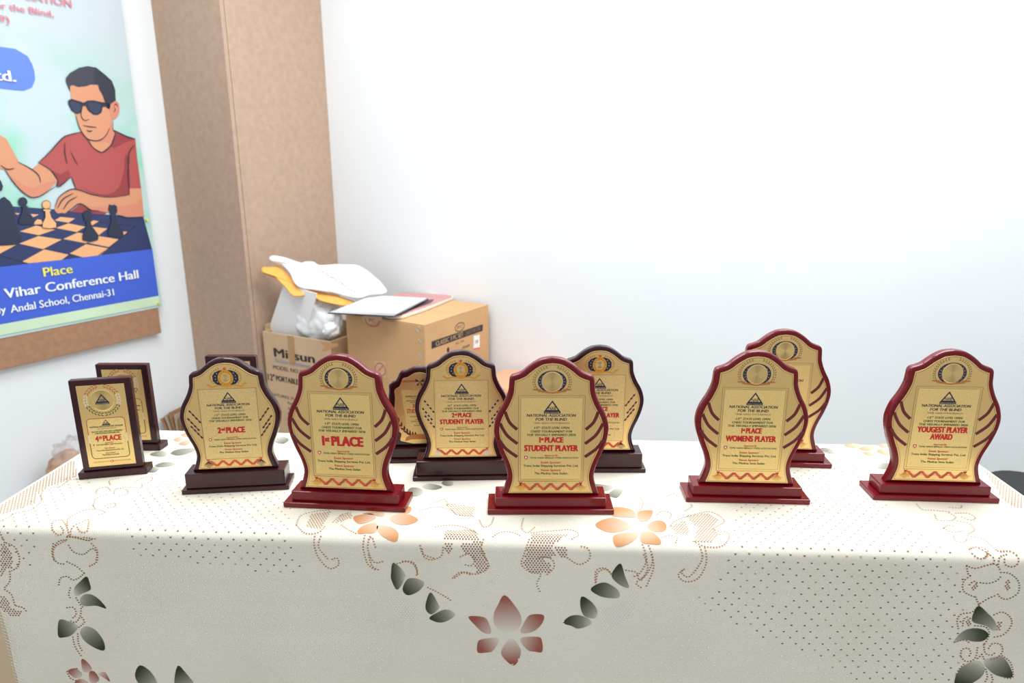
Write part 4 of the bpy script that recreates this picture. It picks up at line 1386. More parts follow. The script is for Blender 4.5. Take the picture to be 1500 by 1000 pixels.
curved_trophy('red', base_at(XY(1279, 732.4), deg(-3.5), 0.221, 0.062), deg(-3.5), [([('YOUGEST PLAYER', False)], 566, 265, 32), ([('AWARD', False)], 606, 117, 32)],
              'red trophy reading YOUGEST PLAYER AWARD, rightmost on the table')

# shield shaped 3rd place trophy
def shield_trophy(loc, yaw, label):
    root = empty('award_trophy', loc, yaw)
    tag(root, label, 'trophy', 'chess awards on the table')
    rbox('base', root, 0.090, -0.027, 0.027, 0, 0.008, M_dark)
    rbox('plinth', root, 0.080, -0.020, 0.020, 0.0081, 0.030, M_dark, 0.0018)
    z0 = 0.030
    yf = -0.010
    half = [(0.066, 0.0), (0.067, 0.04), (0.066, 0.09), (0.063, 0.118), (0.0615, 0.133), (0.0475, 0.142), (0.0405, 0.156), (0.036, 0.1605), (0.024, 0.163), (0.011, 0.1685), (0.0, 0.1695)]
    out = outline(half, 1.0, 1.0)
    mb_ = MB(); slab(mb_, [(p[0], p[1] + z0) for p in out], yf, yf + 0.015, 0.004, M_dark)
    smooth_angle(mb_.build('backboard', root))
    ph_ = [(0.018, 0.006), (0.034, 0.010), (0.044, 0.014), (0.041, 0.028), (0.048, 0.036), (0.054, 0.06), (0.058, 0.075), (0.054, 0.078), (0.0505, 0.105), (0.051, 0.122), (0.040, 0.131), (0.034, 0.146), (0.024, 0.149), (0.011, 0.157), (0.0, 0.159)]
    po_ = outline(ph_, 1.0, 1.0, 3)
    mb_ = MB(); slab(mb_, [(p[0], p[1] + z0) for p in po_], yf - 0.0016, yf + 0.0002, 0.0006, M_gold)
    plate = mb_.build('plate', root); smooth_angle(plate)
    fn = lambda x, y, l: Vector((x, yf - 0.0016 - l, z0 + y))
    P = Print(fn); P.poly([(-0.029, 0.040), (0.029, 0.040), (0.038, 0.122), (-0.038, 0.122)], M_panel, 1); P.build('text_panel', plate)
    P = Print(fn)
    P.poly([(-0.036, 0.138), (-0.006, 0.139), (-0.006, 0.143), (-0.036, 0.142)], K_copper, 1)
    P.poly([(0.036, 0.138), (0.006, 0.139), (0.006, 0.143), (0.036, 0.142)], K_copper, 1)
    for sgn in (-1, 1):
        P.poly([(0, 0.140), (sgn * 0.008, 0.146), (sgn * 0.009, 0.139)], K_brown, 2)
        P.poly([(0, 0.140), (sgn * 0.003, 0.131), (sgn * 0.007, 0.132)], K_brown, 2)
    P.build('bow', plate)
    for sgn in (-1, 1):
        P = Print(fn)
        for k in range(7):
            x, y = sgn * (0.012 + 0.0055 * k), 0.022 + 0.0016 * k * k * 0.55
            for dd in (0.55, 1.5):
                a = dd
                P.stroke([(x, y), (x + sgn * 0.005 * math.cos(a), y + 0.005 * math.sin(a)), (x + sgn * 0.010 * math.cos(a), y + 0.010 * math.sin(a))], 0.0042, K_brown, 1, True)
        P.build('laurel_branch', plate)
    P = Print(fn)
    P.poly([(-0.034, 0.012), (-0.020, 0.016), (0.020, 0.016), (0.034, 0.012), (0.032, 0.020), (0.020, 0.027), (-0.020, 0.027), (-0.032, 0.020)], K_copper, 3)
    P.build('ribbon', plate)
    P = Print(fn)
    logo(P, 0.002, 0.114, 0.006)
    for body, y, w_, c_, k_ in (('NATIONAL ASSOCIATION FOR THE BLIND', 0.107, 0.060, 0.0030, K_navy), ('TAMIL NADU STATE BRANCH', 0.103, 0.034, 0.002, K_grey), ('15th STATE LEVEL OPEN CHESS TOURNAMENT', 0.098, 0.056, 0.0026, K_green),
                                ('FOR THE VISUALLY IMPAIRED 2026', 0.0945, 0.042, 0.0026, K_green), ('STUDENT PLAYER', 0.073, 0.056, 0.0085, K_red), ('Approved By', 0.068, 0.014, 0.002, K_red),
                                ('TAMIL NADU BRAILLE CHESS ASSOCIATION', 0.0645, 0.046, 0.002, K_green), ('Event Sponsor', 0.058, 0.02, 0.0025, K_red), ('Trans India Shipping Services Pvt. Ltd.', 0.054, 0.044, 0.0024, K_green), ('Venue Sponsor', 0.049, 0.02, 0.0025, K_red), ('The Madras Seva Sadan', 0.045, 0.03, 0.0024, K_green)):
        P.text(body, 0, y, w_, c_, k_, 3, 0.035 if k_ is K_red and c_ > .005 else 0.02, res=2)
    P.title(st('3', 'rd'), 0, 0.0845, 0.032, 0.008, K_red, 3, 0.04)
    P.build('lettering', plate)
    return root
pT5 = on_z(613, 678, TZ)
shield_trophy(Vector((pT5.x + 0.006, pT5.y + 0.027, TZ + 0.0002)), deg(2), 'small dark shield trophy reading 3rd between the red 1st PLACE and dark trophies')

# flat rectangular plaques
def plaque(loc, yaw, number, sup, label, hgt=0.183):
    root = empty('award_plaque', loc, yaw)
    tag(root, label, 'plaque', 'chess awards on the table')
    bh = 0.0135
    mb_ = MB()
    w0, w1 = 0.0605, 0.064
    vs_ = [(-w0, -0.012, 0), (w0, -0.012, 0), (w1, 0.018, 0), (-w1 + .004, 0.018, 0), (-w0 - .001, -0.012, bh), (w0 + .001, -0.012, bh), (w1, 0.018, bh), (-w1 + .004, 0.018, bh)]
    mb_.add(vs_, [(0, 1, 2, 3), (4, 5, 6, 7), (0, 1, 5, 4), (1, 2, 6, 5), (2, 3, 7, 6), (3, 0, 4, 7)], M_dark)
    mb_.build('base', root, bevel=0.0012)
    z0 = bh
    yf = -0.005
    bw = 0.0535
    mb_ = MB(); mb_.box((0, yf + 0.0075, z0 + hgt / 2), (bw * 2, 0.015, hgt), M_dark); mb_.build('backboard', root, bevel=0.0018)
    pw, p0, p1 = 0.0415, 0.0085, hgt - 0.011
    mb_ = MB(); mb_.box((0, yf - 0.0004, z0 + (p0 + p1) / 2), (pw * 2, 0.0014, p1 - p0), M_gold)
    plate = mb_.build('plate', root, bevel=0.0004)
    PH = p1 - p0
    fn = lambda x, y, l: Vector((x * pw, yf - 0.0011 - l, z0 + p1 - y * PH))
    k = pw / PH
    P = Print(fn)
    mb_ = MB(); mb_.tube([tuple(fn(0, .185, 0)), tuple(fn(0, .185, .0006)), tuple(fn(0, .185, .0011))], [0.0215, 0.0215, 0.0200], M_disc, 40); mb_.build('medallion', plate)
    real = lambda x, y, l: Vector((x, yf - 0.0024 - l, z0 + p1 - 0.185 * PH + y))
    PL = Print(real)
    logo(PL, 0, -0.004, 0.0115)
    PL.build('emblem', plate)
    PW = Print(lambda x, y, l: Vector((x, yf - 0.0011 - l, z0 + p1 - 0.185 * PH + y)))
    for sgn in (-1, 1):
        for i in range(15):
            a = -1.45 + 2.75 * i / 14
            c_ = K_green if a < -0.35 else (K_white if a < 0.45 else K_rust)
            for rr, tl in ((0.0265, 0.55), (0.031, -0.45)):
                x, y = sgn * rr * math.cos(a), rr * math.sin(a)
                dx, dy = sgn * math.cos(a + 1.57 - tl) * 0.0028, math.sin(a + 1.57 - tl) * 0.0028
                PW.stroke([(x - dx, y - dy), (x, y), (x + dx, y + dy)], 0.0019, c_, 1, True)
    PW.build('laurel_wreath', plate)
    # rounded text panel with a three-colour border
    P = Print(fn)
    def rr_(x, ya, yb, r):
        o_ = []
        for cx_, cy_, a0 in ((x - r, yb - r * k, 0), (-x + r, yb - r * k, 90), (-x + r, ya + r * k, 180), (x - r, ya + r * k, 270)):
            for t in range(6):
                a = math.radians(a0 + 90 * t / 5)
                o_.append((cx_ + r * math.cos(a), cy_ + r * k * math.sin(a)))
        return o_
    b0 = rr_(0.80, 0.405, 0.90, 0.16)
    P.poly(list(reversed(b0)), M_panel, 1)
    P.build('text_panel', plate)
    PB_ = Print(lambda x, y, l: Vector((x, yf - 0.0011 - l, z0 + p1 - y)))
    bb = [(p[0] * pw, p[1] * PH) for p in b0]
    for i in range(len(bb)):
        a, b_ = bb[i], bb[(i + 1) % len(bb)]
        n_ = 8
        for t in range(n_):
            q0 = (a[0] + (b_[0] - a[0]) * t / n_, a[1] + (b_[1] - a[1]) * t / n_)
            q1 = (a[0] + (b_[0] - a[0]) * (t + 1) / n_, a[1] + (b_[1] - a[1]) * (t + 1) / n_)
            f_ = (q0[1] + q1[1]) / 2 / PH
            PB_.stroke([q0, q1], 0.0013, K_rust if f_ < 0.585 else (K_white if f_ < 0.70 else K_green), 2)
    PB_.build('panel_border', plate)
    PT = Print(lambda x, y, l: Vector((x, yf - 0.0011 - l, z0 + p1 - PH + y)))
    logo(PT, 0, (1 - .482) * PH, 0.0068)
    for body, y, w_, c_, k_, bo_ in (('NATIONAL ASSOCIATION FOR THE BLIND', .515, 0.058, .0030, K_navy, .03), ('TAMIL NADU STATE BRANCH', .538, .034, .0023, K_grey, 0), ('15th STATE LEVEL OPEN CHESS TOURNAMENT', .575, .054, .0030, K_green, .03),
                                     ('FOR THE VISUALLY IMPAIRED 2026', .598, .042, .0030, K_green, .03), ('Approved By', .715, .014, .0026, K_red, .02), ('TAMIL NADU BRAILLE CHESS ASSOCIATION', .738, .046, .0024, K_green, .02),
                                     ('Event Sponsor', .785, .018, .0030, K_red, .02), ('Trans India Shipping Services Pvt. Ltd.', .81, .048, .0030, K_green, .02), ('Venue Sponsor', .845, .018, .0030, K_red, .02), ('The Madras Seva Sadan', .868, .030, .0028, K_green, .02)):
        PT.text(body, 0, (1 - y) * PH, w_, c_, k_, 3, bo_, res=2)
    PT.title(st(number, sup), 0, (1 - .685) * PH, 0.046, 0.0108, K_red, 3, 0.04)
    PT.poly([(-.0255, (1 - .738) * PH + .003), (-.0285, (1 - .738) * PH + .003), (-.027, (1 - .738) * PH - .0012)], K_red, 3)
    PT.build('lettering', plate)
    PO = Print(lambda x, y, l: Vector((x, yf - 0.0011 - l, z0 + p1 - 0.945 * PH + y)))
    for i in range(-16, 17):
        x = i * 0.0020
        PO.stroke([(x - .0012, 0), (x, .0016 + .0006 * math.sin(i * 2.1)), (x + .0012, 0), (x, -.0016)], 0.0004, M_groove, 1)
    PO.poly(circle2(0, 0, 0.0024, None, 12), K_rust, 2)
    PO.poly(circle2(0, 0, 0.0012, None, 10), M_gold_edge, 3)
    PO.build('ornament', plate)
    return root
p1_ = XY(116, 703)
plaque(base_at(p1_, deg(12.8), 0.121, 0.024), deg(12.8), '4', 'th', 'tall rectangular dark plaque reading 4th PLACE at the left end of the table', 0.185)
p2_ = XY(234.5, 660)
plaque(base_from_right(p2_, deg(0), 0.121, 0.024), deg(0), '5', 'th', 'rectangular dark plaque standing half hidden behind the 4th PLACE plaque', 0.176)
p3_ = on_z(334.6, 523, TZ + 0.20)
plaque(Vector((p3_.x, p3_.y + 0.012, TZ + .0002)), deg(0), '4', 'th', 'dark rectangular plaque whose top shows behind the dark 2nd PLACE trophy', 0.1865)

# ------------------------------------------------------------------ cartons and clutter behind the table
M_card = mat('tan_cardboard', rgb(208, 166, 120), 0.8, noise=0.05, nscale=9, spec=0.2)
M_card2 = mat('kraft_cardboard', rgb(208, 178, 144), 0.85, noise=0.06, nscale=9, spec=0.2)
M_card_in = mat('cardboard_inside', rgb(160, 122, 88), 0.9)
M_tape = mat('brown_tape', rgb(182, 140, 92), 0.35)
M_white = mat('white_paper', rgb(244, 244, 244), 0.7)
M_plastic = mat('white_plastic_bag', rgb(232, 236, 238), 0.35, bump=0.5, bscale=14, spec=0.4)
M_orange = mat('orange_envelope', rgb(240, 176, 82), 0.6)
M_pinkp = mat('pink_marking', rgb(216, 96, 116), 0.6)
M_blackp = mat('black_plastic', rgb(38, 38, 42), 0.35)
M_blue_t = mat('blue_box_print', rgb(120, 150, 190), 0.6)
M_ink = mat('box_ink', rgb(74, 70, 66), 0.7)

def carton(name, FL, ex, ey, w_, d_, h_, m_, label, wall_t=0.006, open_top=False):
    """FL: front-left floor corner; ex to the right along the front, ey to the back"""
    root = empty(name, FL)
    tag(root, label, 'carton')
    return root

# speaker carton (open top)
zA = 0.596
rA = ray(383.5, 485)
A_ = EYE + rA * 3.14
zA = A_.z
yawm = math.radians(-27.0)
MX = Vector((math.cos(yawm), math.sin(yawm), 0)); MY = Vector((-math.sin(yawm), math.cos(yawm), 0))
MO = Vector((A_.x + 0.002, A_.y, 0))
MW, MD = 0.405, 0.36
spk = empty('speaker_carton', MO)
tag(spk, 'open brown speaker carton with black lettering, stuffed with white bags', 'carton')
t_ = 0.006
for nm, o_, ex, ey in (('front_panel', Vector((0, 0, 0)), MX * MW, MY * t_), ('back_panel', MY * (MD - t_), MX * MW, MY * t_),
                       ('side_panel', MY * t_, MX * t_, MY * (MD - 2 * t_)), ('side_panel', MX * (MW - t_) + MY * t_, MX * t_, MY * (MD - 2 * t_))):
    mb_ = MB(); mb_.obox(o_, ex, ey, UP * zA, M_card2); mb_.build(nm, spk, bevel=0.0015)
mb_ = MB(); mb_.obox(MX * t_ + MY * t_, MX * (MW - 2 * t_), MY * (MD - 2 * t_), UP * t_, M_card2); mb_.build('bottom_panel', spk)
mb_ = MB(); mb_.obox(MX * -0.004 + MY * 0.02 + UP * (zA - 0.0005), MX * 0.004 + UP * 0.03 , MY * 0.30, MX * 0.005, M_card2); mb_.build('flap', spk)
def mpl(x, y):
    p = on_plane(x, y, MY, MY.dot(MO)) - MO
    return p.dot(MX), p.z
PM = Print(lambda x, y, l: MX * x - MY * l + UP * y, 0.0006); PM.parent = spk
def mtext(P, fn, body, L, R, cappx, m_, bold=0.02, shear=0.0):
    a0, z0_ = fn(*L); a1, z1_ = fn(*R)
    mid = ((L[0] + R[0]) / 2, (L[1] + R[1]) / 2)
    cap = fn(mid[0], mid[1] - cappx)[1] - fn(*mid)[1]
    Q = Print(P.fn, P.step)
    Q.text(body, (a0 + a1) / 2, (z0_ + z1_) / 2, a1 - a0, cap, m_, 2.5, bold, shear)
    Q.build('lettering', P.parent)
mtext(PM, mpl, 'Mitsun', (402, 522.8), (461.8, 530.6), 12.5, K_black, 0.03)
# slab serifs for the carton name
mtext(PM, mpl, 'The Future In Entertainment', (403.5, 531), (455, 538.5), 6, M_blue_t, 0.0, 0.3)
mtext(PM, mpl, 'MODEL NO.:MIT-PS', (400.5, 541), (462, 549.5), 5.5, M_ink, 0.01)
mtext(PM, mpl, '12"', (393, 556), (403.5, 557.5), 9, K_black, 0.02)
mtext(PM, mpl, 'PORTABLE SPEAKER', (405, 558.5), (468, 567.5), 7.5, K_black, 0.03)
mtext(PM, mpl, 'FEATURES: Powerful', (396, 580), (450, 588), 4, M_ink, 0.0)
for i, body in enumerate(('Remote Control', 'Wireless Mic', 'FM Radio', 'Recording', 'USB Player')):
    mtext(PM, mpl, body, (422, 592.5 + 8 * i), (422 + 2.6 * len(body), 592.5 + 8 * i + 0.39 * len(body)), 4, M_ink, 0.0)
PT_ = Print(lambda x, y, l: MX * x - MY * l + UP * y, 0.0006)
a0, zt0 = mpl(421, 492); a1, _ = mpl(430, 493); _, zt1 = mpl(425, 530)
PT_.poly([(a0, zt1), (a0 + .4 * (a1 - a0), zt1 - 0.012), (a1, zt1 + .004), (a1, zA - .001), (a0, zA - .001)], M_tape, 3)
PT_.build('tape', spk)
PT_ = Print(lambda x, y, l: MX * x - MY * l + UP * y, 0.0006)
PT_.poly([mpl(*p) for p in ((468, 500), (495, 503), (495, 507), (470, 515), (476, 508))], mat('torn_patch', rgb(206, 150, 108), 0.8), 2)
PT_.build('torn_patch', spk)

# luggage carton
Kc = on_plane(715.5, 446, U, 2.592)
zc = Kc.z
Fc = on_z(622, 476, zc)
Lc = on_z(494.5, 461, zc)
CU = (Kc - Fc); CU.z = 0
cdep = CU.length; CU.normalize()
CX = Vector((CU.y, -CU.x, 0))
cwid = abs((Fc - Lc).dot(CX))
CO = Vector((Fc.x, Fc.y, 0)) - CX * cwid        # front-left floor corner
lug = empty('luggage_carton', CO)
tag(lug, 'large tan carton marked CLASSIC 3 PC SET standing against the back wall', 'carton')
mb_ = MB(); mb_.obox(Vector((0, 0, 0)), CX * cwid, CU * cdep, UP * (zc - 0.004), M_card); mb_.build('body', lug, bevel=0.003)
for k in range(2):
    mb_ = MB(); mb_.obox(CU * (0.001 + k * (cdep / 2)) + UP * (zc - 0.0035), CX * cwid, CU * (cdep / 2 - 0.002), UP * 0.0035, M_card); mb_.build('flap', lug, bevel=0.001)
def fpl(x, y):   # front (left) face
    p = on_plane(x, y, CU, CU.dot(CO)) - CO
    return p.dot(CX), p.z
SXp = CX.dot(CO) + cwid
def spl(x, y):   # right face
    p = on_plane(x, y, CX, SXp) - CO
    return p.dot(CU), p.z
def Z3(x, y): return (480 + x / 6, 410 + y / 6)
PS = Print(lambda a, z, l: CX * (cwid + l) + CU * a + UP * z, 0.0006)
PS.poly([spl(*Z3(*p)) for p in ((912, 605), (1362, 445), (1362, 388), (912, 540))], K_black, 1)
PS.build('black_band', lug)
PS = Print(lambda a, z, l: CX * (cwid + l) + CU * a + UP * z, 0.0006); PS.parent = lug
mtext(PS, spl, 'CLASSIC 3 PC SET', Z3(948, 580), Z3(1190, 494), 6.6, mat('band_lettering', rgb(190, 156, 116), 0.7), 0.03)
mtext(PS, spl, '20/24/28', Z3(1205, 488), Z3(1340, 440), 6.2, mat('band_lettering_faint', rgb(120, 100, 80), 0.7), 0.03)
mtext(PS, spl, 'No. 1776', Z3(1125, 566), Z3(1195, 542), 3, M_ink, 0.0)
mtext(PS, spl, 'COLOUR', Z3(1180, 604), Z3(1245, 584), 3, K_black, 0.02)
PS = Print(lambda a, z, l: CX * (cwid + l) + CU * a + UP * z, 0.0006)
oc = spl(*Z3(1161, 412)); od = spl(*Z3(1201, 400)); oh = spl(*Z3(1161, 376))
rx_, rz_ = od[0] - oc[0], oh[1] - oc[1]
e_ = circle2(oc[0], oc[1], rx_, rz_, 24)
PS.stroke(e_ + [e_[0]], 0.004, M_ink, 1)
PS.text('PC', oc[0], oc[1] - rz_ * .35, rx_ * 1.1, rz_ * .7, M_ink, 1, 0.0)
d0 = spl(*Z3(1058, 614))
PS.poly(circle2(d0[0], d0[1], 0.009, 0.012, 14), K_black, 1)
PS.build('oval_mark', lug)
PS = Print(lambda a, z, l: CX * (cwid + l) + CU * a + UP * z, 0.0006)
PS.poly([spl(*Z3(*p)) for p in ((1282, 490), (1335, 480), (1335, 602), (1280, 610))], M_white, 1)
PS.poly([spl(*Z3(*p)) for p in ((1280, 600), (1335, 590), (1335, 602), (1280, 610))], mat('sticker_red', rgb(232, 96, 100), 0.6), 2)
q_ = spl(*Z3(1292, 560)); q2 = spl(*Z3(1320, 548))
PS.text('28', (q_[0] + q2[0]) / 2, q_[1], q2[0] - q_[0], 0.014, M_ink, 2, 0.0)
PS.build('sticker', lug)
PF = Print(lambda a, z, l: CX * a - CU * l + UP * z, 0.0006)
M_tag = mat('tan_paper_tag', rgb(222, 184, 146), 0.7)
M_stamp = mat('red_stamp', rgb(196, 84, 74), 0.7)
tz = [fpl(*Z3(*p)) for p in ((300, 350), (362, 394), (478, 352), (482, 322), (310, 312))]
PF.poly(tz, M_tag, 2)
tc_ = fpl(*Z3(392, 345)); te = fpl(*Z3(455, 348))
r_ = te[0] - tc_[0]
cc = [(tc_[0] + r_ * math.cos(a), tc_[1] + r_ * 0.75 * math.sin(a)) for a in [-math.pi + math.pi * k / 12 for k in range(13)]]
PF.stroke(cc, 0.005, M_stamp, 3)
PF.text('PC', tc_[0], tc_[1] - 0.012, r_ * 0.9, 0.015, M_stamp, 3, 0.02)
PF.build('tag', lug)
PF = Print(lambda a, z, l: CX * a - CU * l + UP * z, 0.0006)
s4 = [fpl(*Z3(*p)) for p in ((415, 708), (515, 716), (515, 860), (415, 850))]
PF.poly(s4, mat('pale_stamp_paper', rgb(214, 176, 136), 0.7), 2)
sc_ = fpl(*Z3(465, 785))
e_ = circle2(sc_[0], sc_[1], 0.028, 0.028, 20)
PF.stroke(e_ + [e_[0]], 0.004, M_stamp, 3)
PF.stroke([(sc_[0] - .018, sc_[1] - .015), (sc_[0] + .015, sc_[1] + .018)], 0.004, M_stamp, 3)
PF.build('stamp_label', lug)
M_staple = mat('staple_steel', rgb(214, 212, 206), 0.3, 0.6)
for k, (x, y) in enumerate(((790, 438), (812, 418), (810, 530), (818, 660), (820, 752))):
    PF = Print(lambda a, z, l: CX * a - CU * l + UP * z, 0.0010)
    a0 = fpl(*Z3(x - 12, y - 14)); a1 = fpl(*Z3(x + 14, y + 14))
    PF.stroke([a0, a1], 0.006, M_staple, 2)
    PF.build('staple', lug)

# sheet of white card standing in the speaker carton
def zC(x, y): return (380 + x / 7.145, 360 + y / 7.143)
def at_depth(x, y, o_, n_):
    return on_plane(x, y, n_, n_.dot(o_))
nS = (MY + UP * 0.10).normalized()
oS = MO + MY * 0.05 + UP * zA
pts = [at_depth(*zC(*p), oS, nS) for p in ((255, 395), (85, 905), (470, 990), (600, 500))]
mb_ = MB()
n_ = nS * 0.004
mb_.add(pts + [p + n_ for p in pts], [(0, 1, 2, 3), (7, 6, 5, 4), (0, 4, 5, 1), (1, 5, 6, 2), (2, 6, 7, 3), (3, 7, 4, 0)], M_white)
tag(mb_.build('white_card'), 'plain white card sheet leaning out of the open speaker carton', 'card')

# crumpled plastic bag
def lump(name, c, r, m_, seed, amp=0.18, sub=4, flat=None, freq=3.0):
    from mathutils import noise as nz_
    bm = bmesh.new()
    bmesh.ops.create_icosphere(bm, subdivisions=sub, radius=1.0)
    for v in bm.verts:
        d = v.co.normalized()
        k = 1 + amp * (nz_.noise(d * freq + Vector((seed, 0, 0))) + 1.2 * abs(nz_.noise(d * freq * 2.3 + Vector((0, seed, 0)))) - 0.5 + 0.12 * nz_.noise(d * freq * 5))
        v.co = Vector((d.x * r[0], d.y * r[1], d.z * r[2])) * k
    for f in bm.faces:
        f.smooth = True
    me = bpy.data.meshes.new(name); bm.to_mesh(me); bm.free()
    me.materials.append(m_)
    o = bpy.data.objects.new(name, me); COL.objects.link(o)
    o.location = c
    return o
oB = MO + MY * 0.13 + UP * zA
cB = at_depth(467, 468, oB, MY)
bag = lump('plastic_bag', cB, (0.115, 0.085, 0.135), M_plastic, 3.1, 0.10, 5, freq=1.3)
tag(bag, 'crumpled white plastic bag filling the open speaker carton', 'plastic bag')
cB2 = at_depth(486, 484, MO + MY * 0.06 + UP * zA, MY)
m_g = mat('green_print_scrap', rgb(60, 150, 110), 0.5)
bag2 = lump('paper_scrap', cB2, (0.040, 0.03, 0.036), M_white, 8.7, 0.25, 4, freq=1.8)
tag(bag2, 'small wad of crumpled white paper beside the tan carton edge', 'paper')

# mailing bags lying across the cartons
def sheet3(name, pxs, pl3, m_, thick, bulge, m_edge=None, wob=0.0, seed=0, lift=0.0):
    (x0, y0, d0), (x1, y1, d1), (x2, y2, d2) = pl3
    a, b_, c_ = EYE + ray(x0, y0) * d0, EYE + ray(x1, y1) * d1, EYE + ray(x2, y2) * d2
    n_ = (b_ - a).cross(c_ - a).normalized()
    if n_.z < 0:
        n_ = -n_
    ex = (b_ - a).normalized(); ey = n_.cross(ex)
    P_ = [on_plane(*p, n_, n_.dot(a)) for p in pxs]
    q = [((p - a).dot(ex), (p - a).dot(ey)) for p in P_]
    q = crom(q, True, 3)
    area_ = sum(q[i - 1][0] * q[i][1] - q[i][0] * q[i - 1][1] for i in range(len(q)))
    if area_ < 0:
        q.reverse()
    from mathutils import noise as nz_
    cx_ = sum(p[0] for p in q) / len(q); cy_ = sum(p[1] for p in q) / len(q)
    rings = [q] + [[(cx_ + (p[0] - cx_) * s_, cy_ + (p[1] - cy_) * s_) for p in q] for s_ in (0.93, 0.82, 0.66, 0.48, 0.30, 0.14)]
    N = len(q)
    vs_, fs_ = [], []
    for side in (1, -1):
        for i, r_ in enumerate(rings):
            s_ = (1, 0.93, 0.82, 0.66, 0.48, 0.30, 0.14)[i]
            for p in r_:
                hgt = thick / 2 + bulge * (1 - s_ ** 3)
                w_ = wob * nz_.noise(Vector((p[0] * 14 + seed, p[1] * 14, seed)))
                vs_.append(a + ex * p[0] + ey * p[1] + n_ * (lift + w_ + (hgt if side > 0 else -hgt * 0.6)))
        o_ = 0 if side > 0 else len(rings) * N
        for i in range(len(rings) - 1):
            for k in range(N):
                f_ = (o_ + i * N + k, o_ + i * N + (k + 1) % N, o_ + (i + 1) * N + (k + 1) % N, o_ + (i + 1) * N + k)
                fs_.append(f_ if side > 0 else tuple(reversed(f_)))
        f_ = tuple(o_ + (len(rings) - 1) * N + k for k in range(N))
        fs_.append(f_ if side > 0 else tuple(reversed(f_)))
    for k in range(N):
        fs_.append((k, len(rings) * N + k, len(rings) * N + (k + 1) % N, (k + 1) % N))
    mb_ = MB(); mb_.add(vs_, fs_, m_)
    o = mb_.build(name, smooth=True)
    return o, (a, ex, ey, n_)
plm = ((432, 431, 2.98), (566, 430, 3.15), (490, 392, 3.15))
env, fr = sheet3('padded_envelope', [zC(*p) for p in ((28, 200), (110, 200), (190, 192), (250, 230), (300, 320), (345, 420), (430, 470), (600, 492), (820, 518), (1015, 568), (935, 608), (800, 590), (640, 545), (540, 492), (365, 503), (270, 400), (235, 370), (130, 270), (40, 255))],
                 plm, M_orange, 0.006, 0.003, wob=0.004, seed=4, lift=-0.016)
tag(env, 'orange padded envelope sticking out under the white mailing bag', 'envelope')
env2, fr = sheet3('mailing_bag', [zC(*p) for p in ((100, 150), (140, 122), (230, 140), (300, 175), (350, 195), (440, 192), (480, 180), (560, 185), (610, 220), (800, 215), (1000, 217), (1100, 258), (1200, 340), (1290, 430), (1325, 500), (1140, 535), (1040, 565), (960, 560), (800, 515), (620, 485), (500, 470), (420, 450), (360, 400), (310, 300), (230, 215), (130, 185))],
                  plm, mat('white_mailing_bag', rgb(246, 244, 244), 0.4, bump=0.3, bscale=10), 0.006, 0.022, wob=0.008, seed=1, lift=0.012)
tag(env2, 'white plastic mailing bag with pink print lying across both cartons', 'mailing bag')
# pink print on the bag follows its top
dg_ = bpy.context.evaluated_depsgraph_get()
mbp = MB()
def on_obj(o, x, y):
    ok, loc, nor, _ = o.ray_cast(EYE, ray(x, y))
    return (loc - ray(x, y).normalized() * 0.0015) if ok else None
def scribble(pts_, wpx, m_):
    for qd in stroke2(pts_, wpx):
        vs_ = [on_obj(env2, *p) for p in qd]
        if all(v is not None for v in vs_):
            mbp.add(vs_, [(0, 1, 2, 3)], m_)
env2.data.update()
rnd = random.Random(5)
for k in range(13):
    t = k / 12
    x, y = zC(620 + 370 * t, 255 + 225 * t ** 1.2)
    for j in range(2):
        scribble([(x + rnd.uniform(-2, 2), y + rnd.uniform(-1.5, 1.5)), (x + rnd.uniform(-2, 3), y + rnd.uniform(-2, 2.5)), (x + 2.5, y + 1.5)], 0.7, M_pinkp)
for k in range(5):
    a0 = zC(780 + 80 * k, 222 + 10 * k); a1 = zC(900 + 80 * k, 300 + 40 * k); a2 = zC(1010 + 50 * k, 400 + 30 * k)
    scribble(crom([a0, a1, a2], False, 8), 0.4, mat('faint_pink', rgb(230, 170, 180), 0.6))
if mbp.v:
    mbp.build('pink_print', env2, fix=False)

# folder and clipboard on the luggage carton
def flat_on(name, z, pxs, thick, m_, rounded=False, parent=None, bevel=0.0):
    pts_ = [on_z(*p, z) for p in pxs]
    q = [(p.x, p.y) for p in pts_]
    if rounded:
        q = crom(q, True, 4)
    mb_ = MB()
    N = len(q)
    mb_.add([(x, y, z) for x, y in q] + [(x, y, z - thick) for x, y in q],
            [tuple(range(N)), tuple(range(2 * N - 1, N - 1, -1))] + [(i, (i + 1) % N, N + (i + 1) % N, N + i) for i in range(N)], m_)
    return mb_.build(name, parent, bevel=bevel)
zf = zc + 0.016
M_check = mat('maroon_check', rgb(190, 120, 120), 0.6)
nt = M_check.node_tree
tcn = nt.nodes.new('ShaderNodeTexCoord'); mpn = nt.nodes.new('ShaderNodeMapping'); mpn.inputs['Rotation'].default_value = (0, 0, 0.5)
ck = nt.nodes.new('ShaderNodeTexChecker'); ck.inputs['Scale'].default_value = 130
ck.inputs['Color1'].default_value = rgb(164, 74, 78); ck.inputs['Color2'].default_value = rgb(226, 190, 186)
nt.links.new(tcn.outputs['Object'], mpn.inputs[0]); nt.links.new(mpn.outputs[0], ck.inputs['Vector']); nt.links.new(ck.outputs['Color'], nt.nodes['Principled BSDF'].inputs['Base Color'])
fol = empty('box_file', on_z(*Z3(850, 220), zc))
tag(fol, 'flat maroon checked file with cream edges under the clipboard', 'file')
def reparent(o, par):
    o.parent = par
    o.matrix_parent_inverse = Matrix.Translation(-par.location)
    return o
fpx = [Z3(*p) for p in ((420, 180), (655, 108), (860, 118), (1060, 130), (1102, 150), (860, 250), (655, 318), (560, 320), (430, 300))]
reparent(flat_on('pages', zf - 0.003, fpx, 0.010, mat('cream_edge', rgb(238, 226, 214), 0.7)), fol)
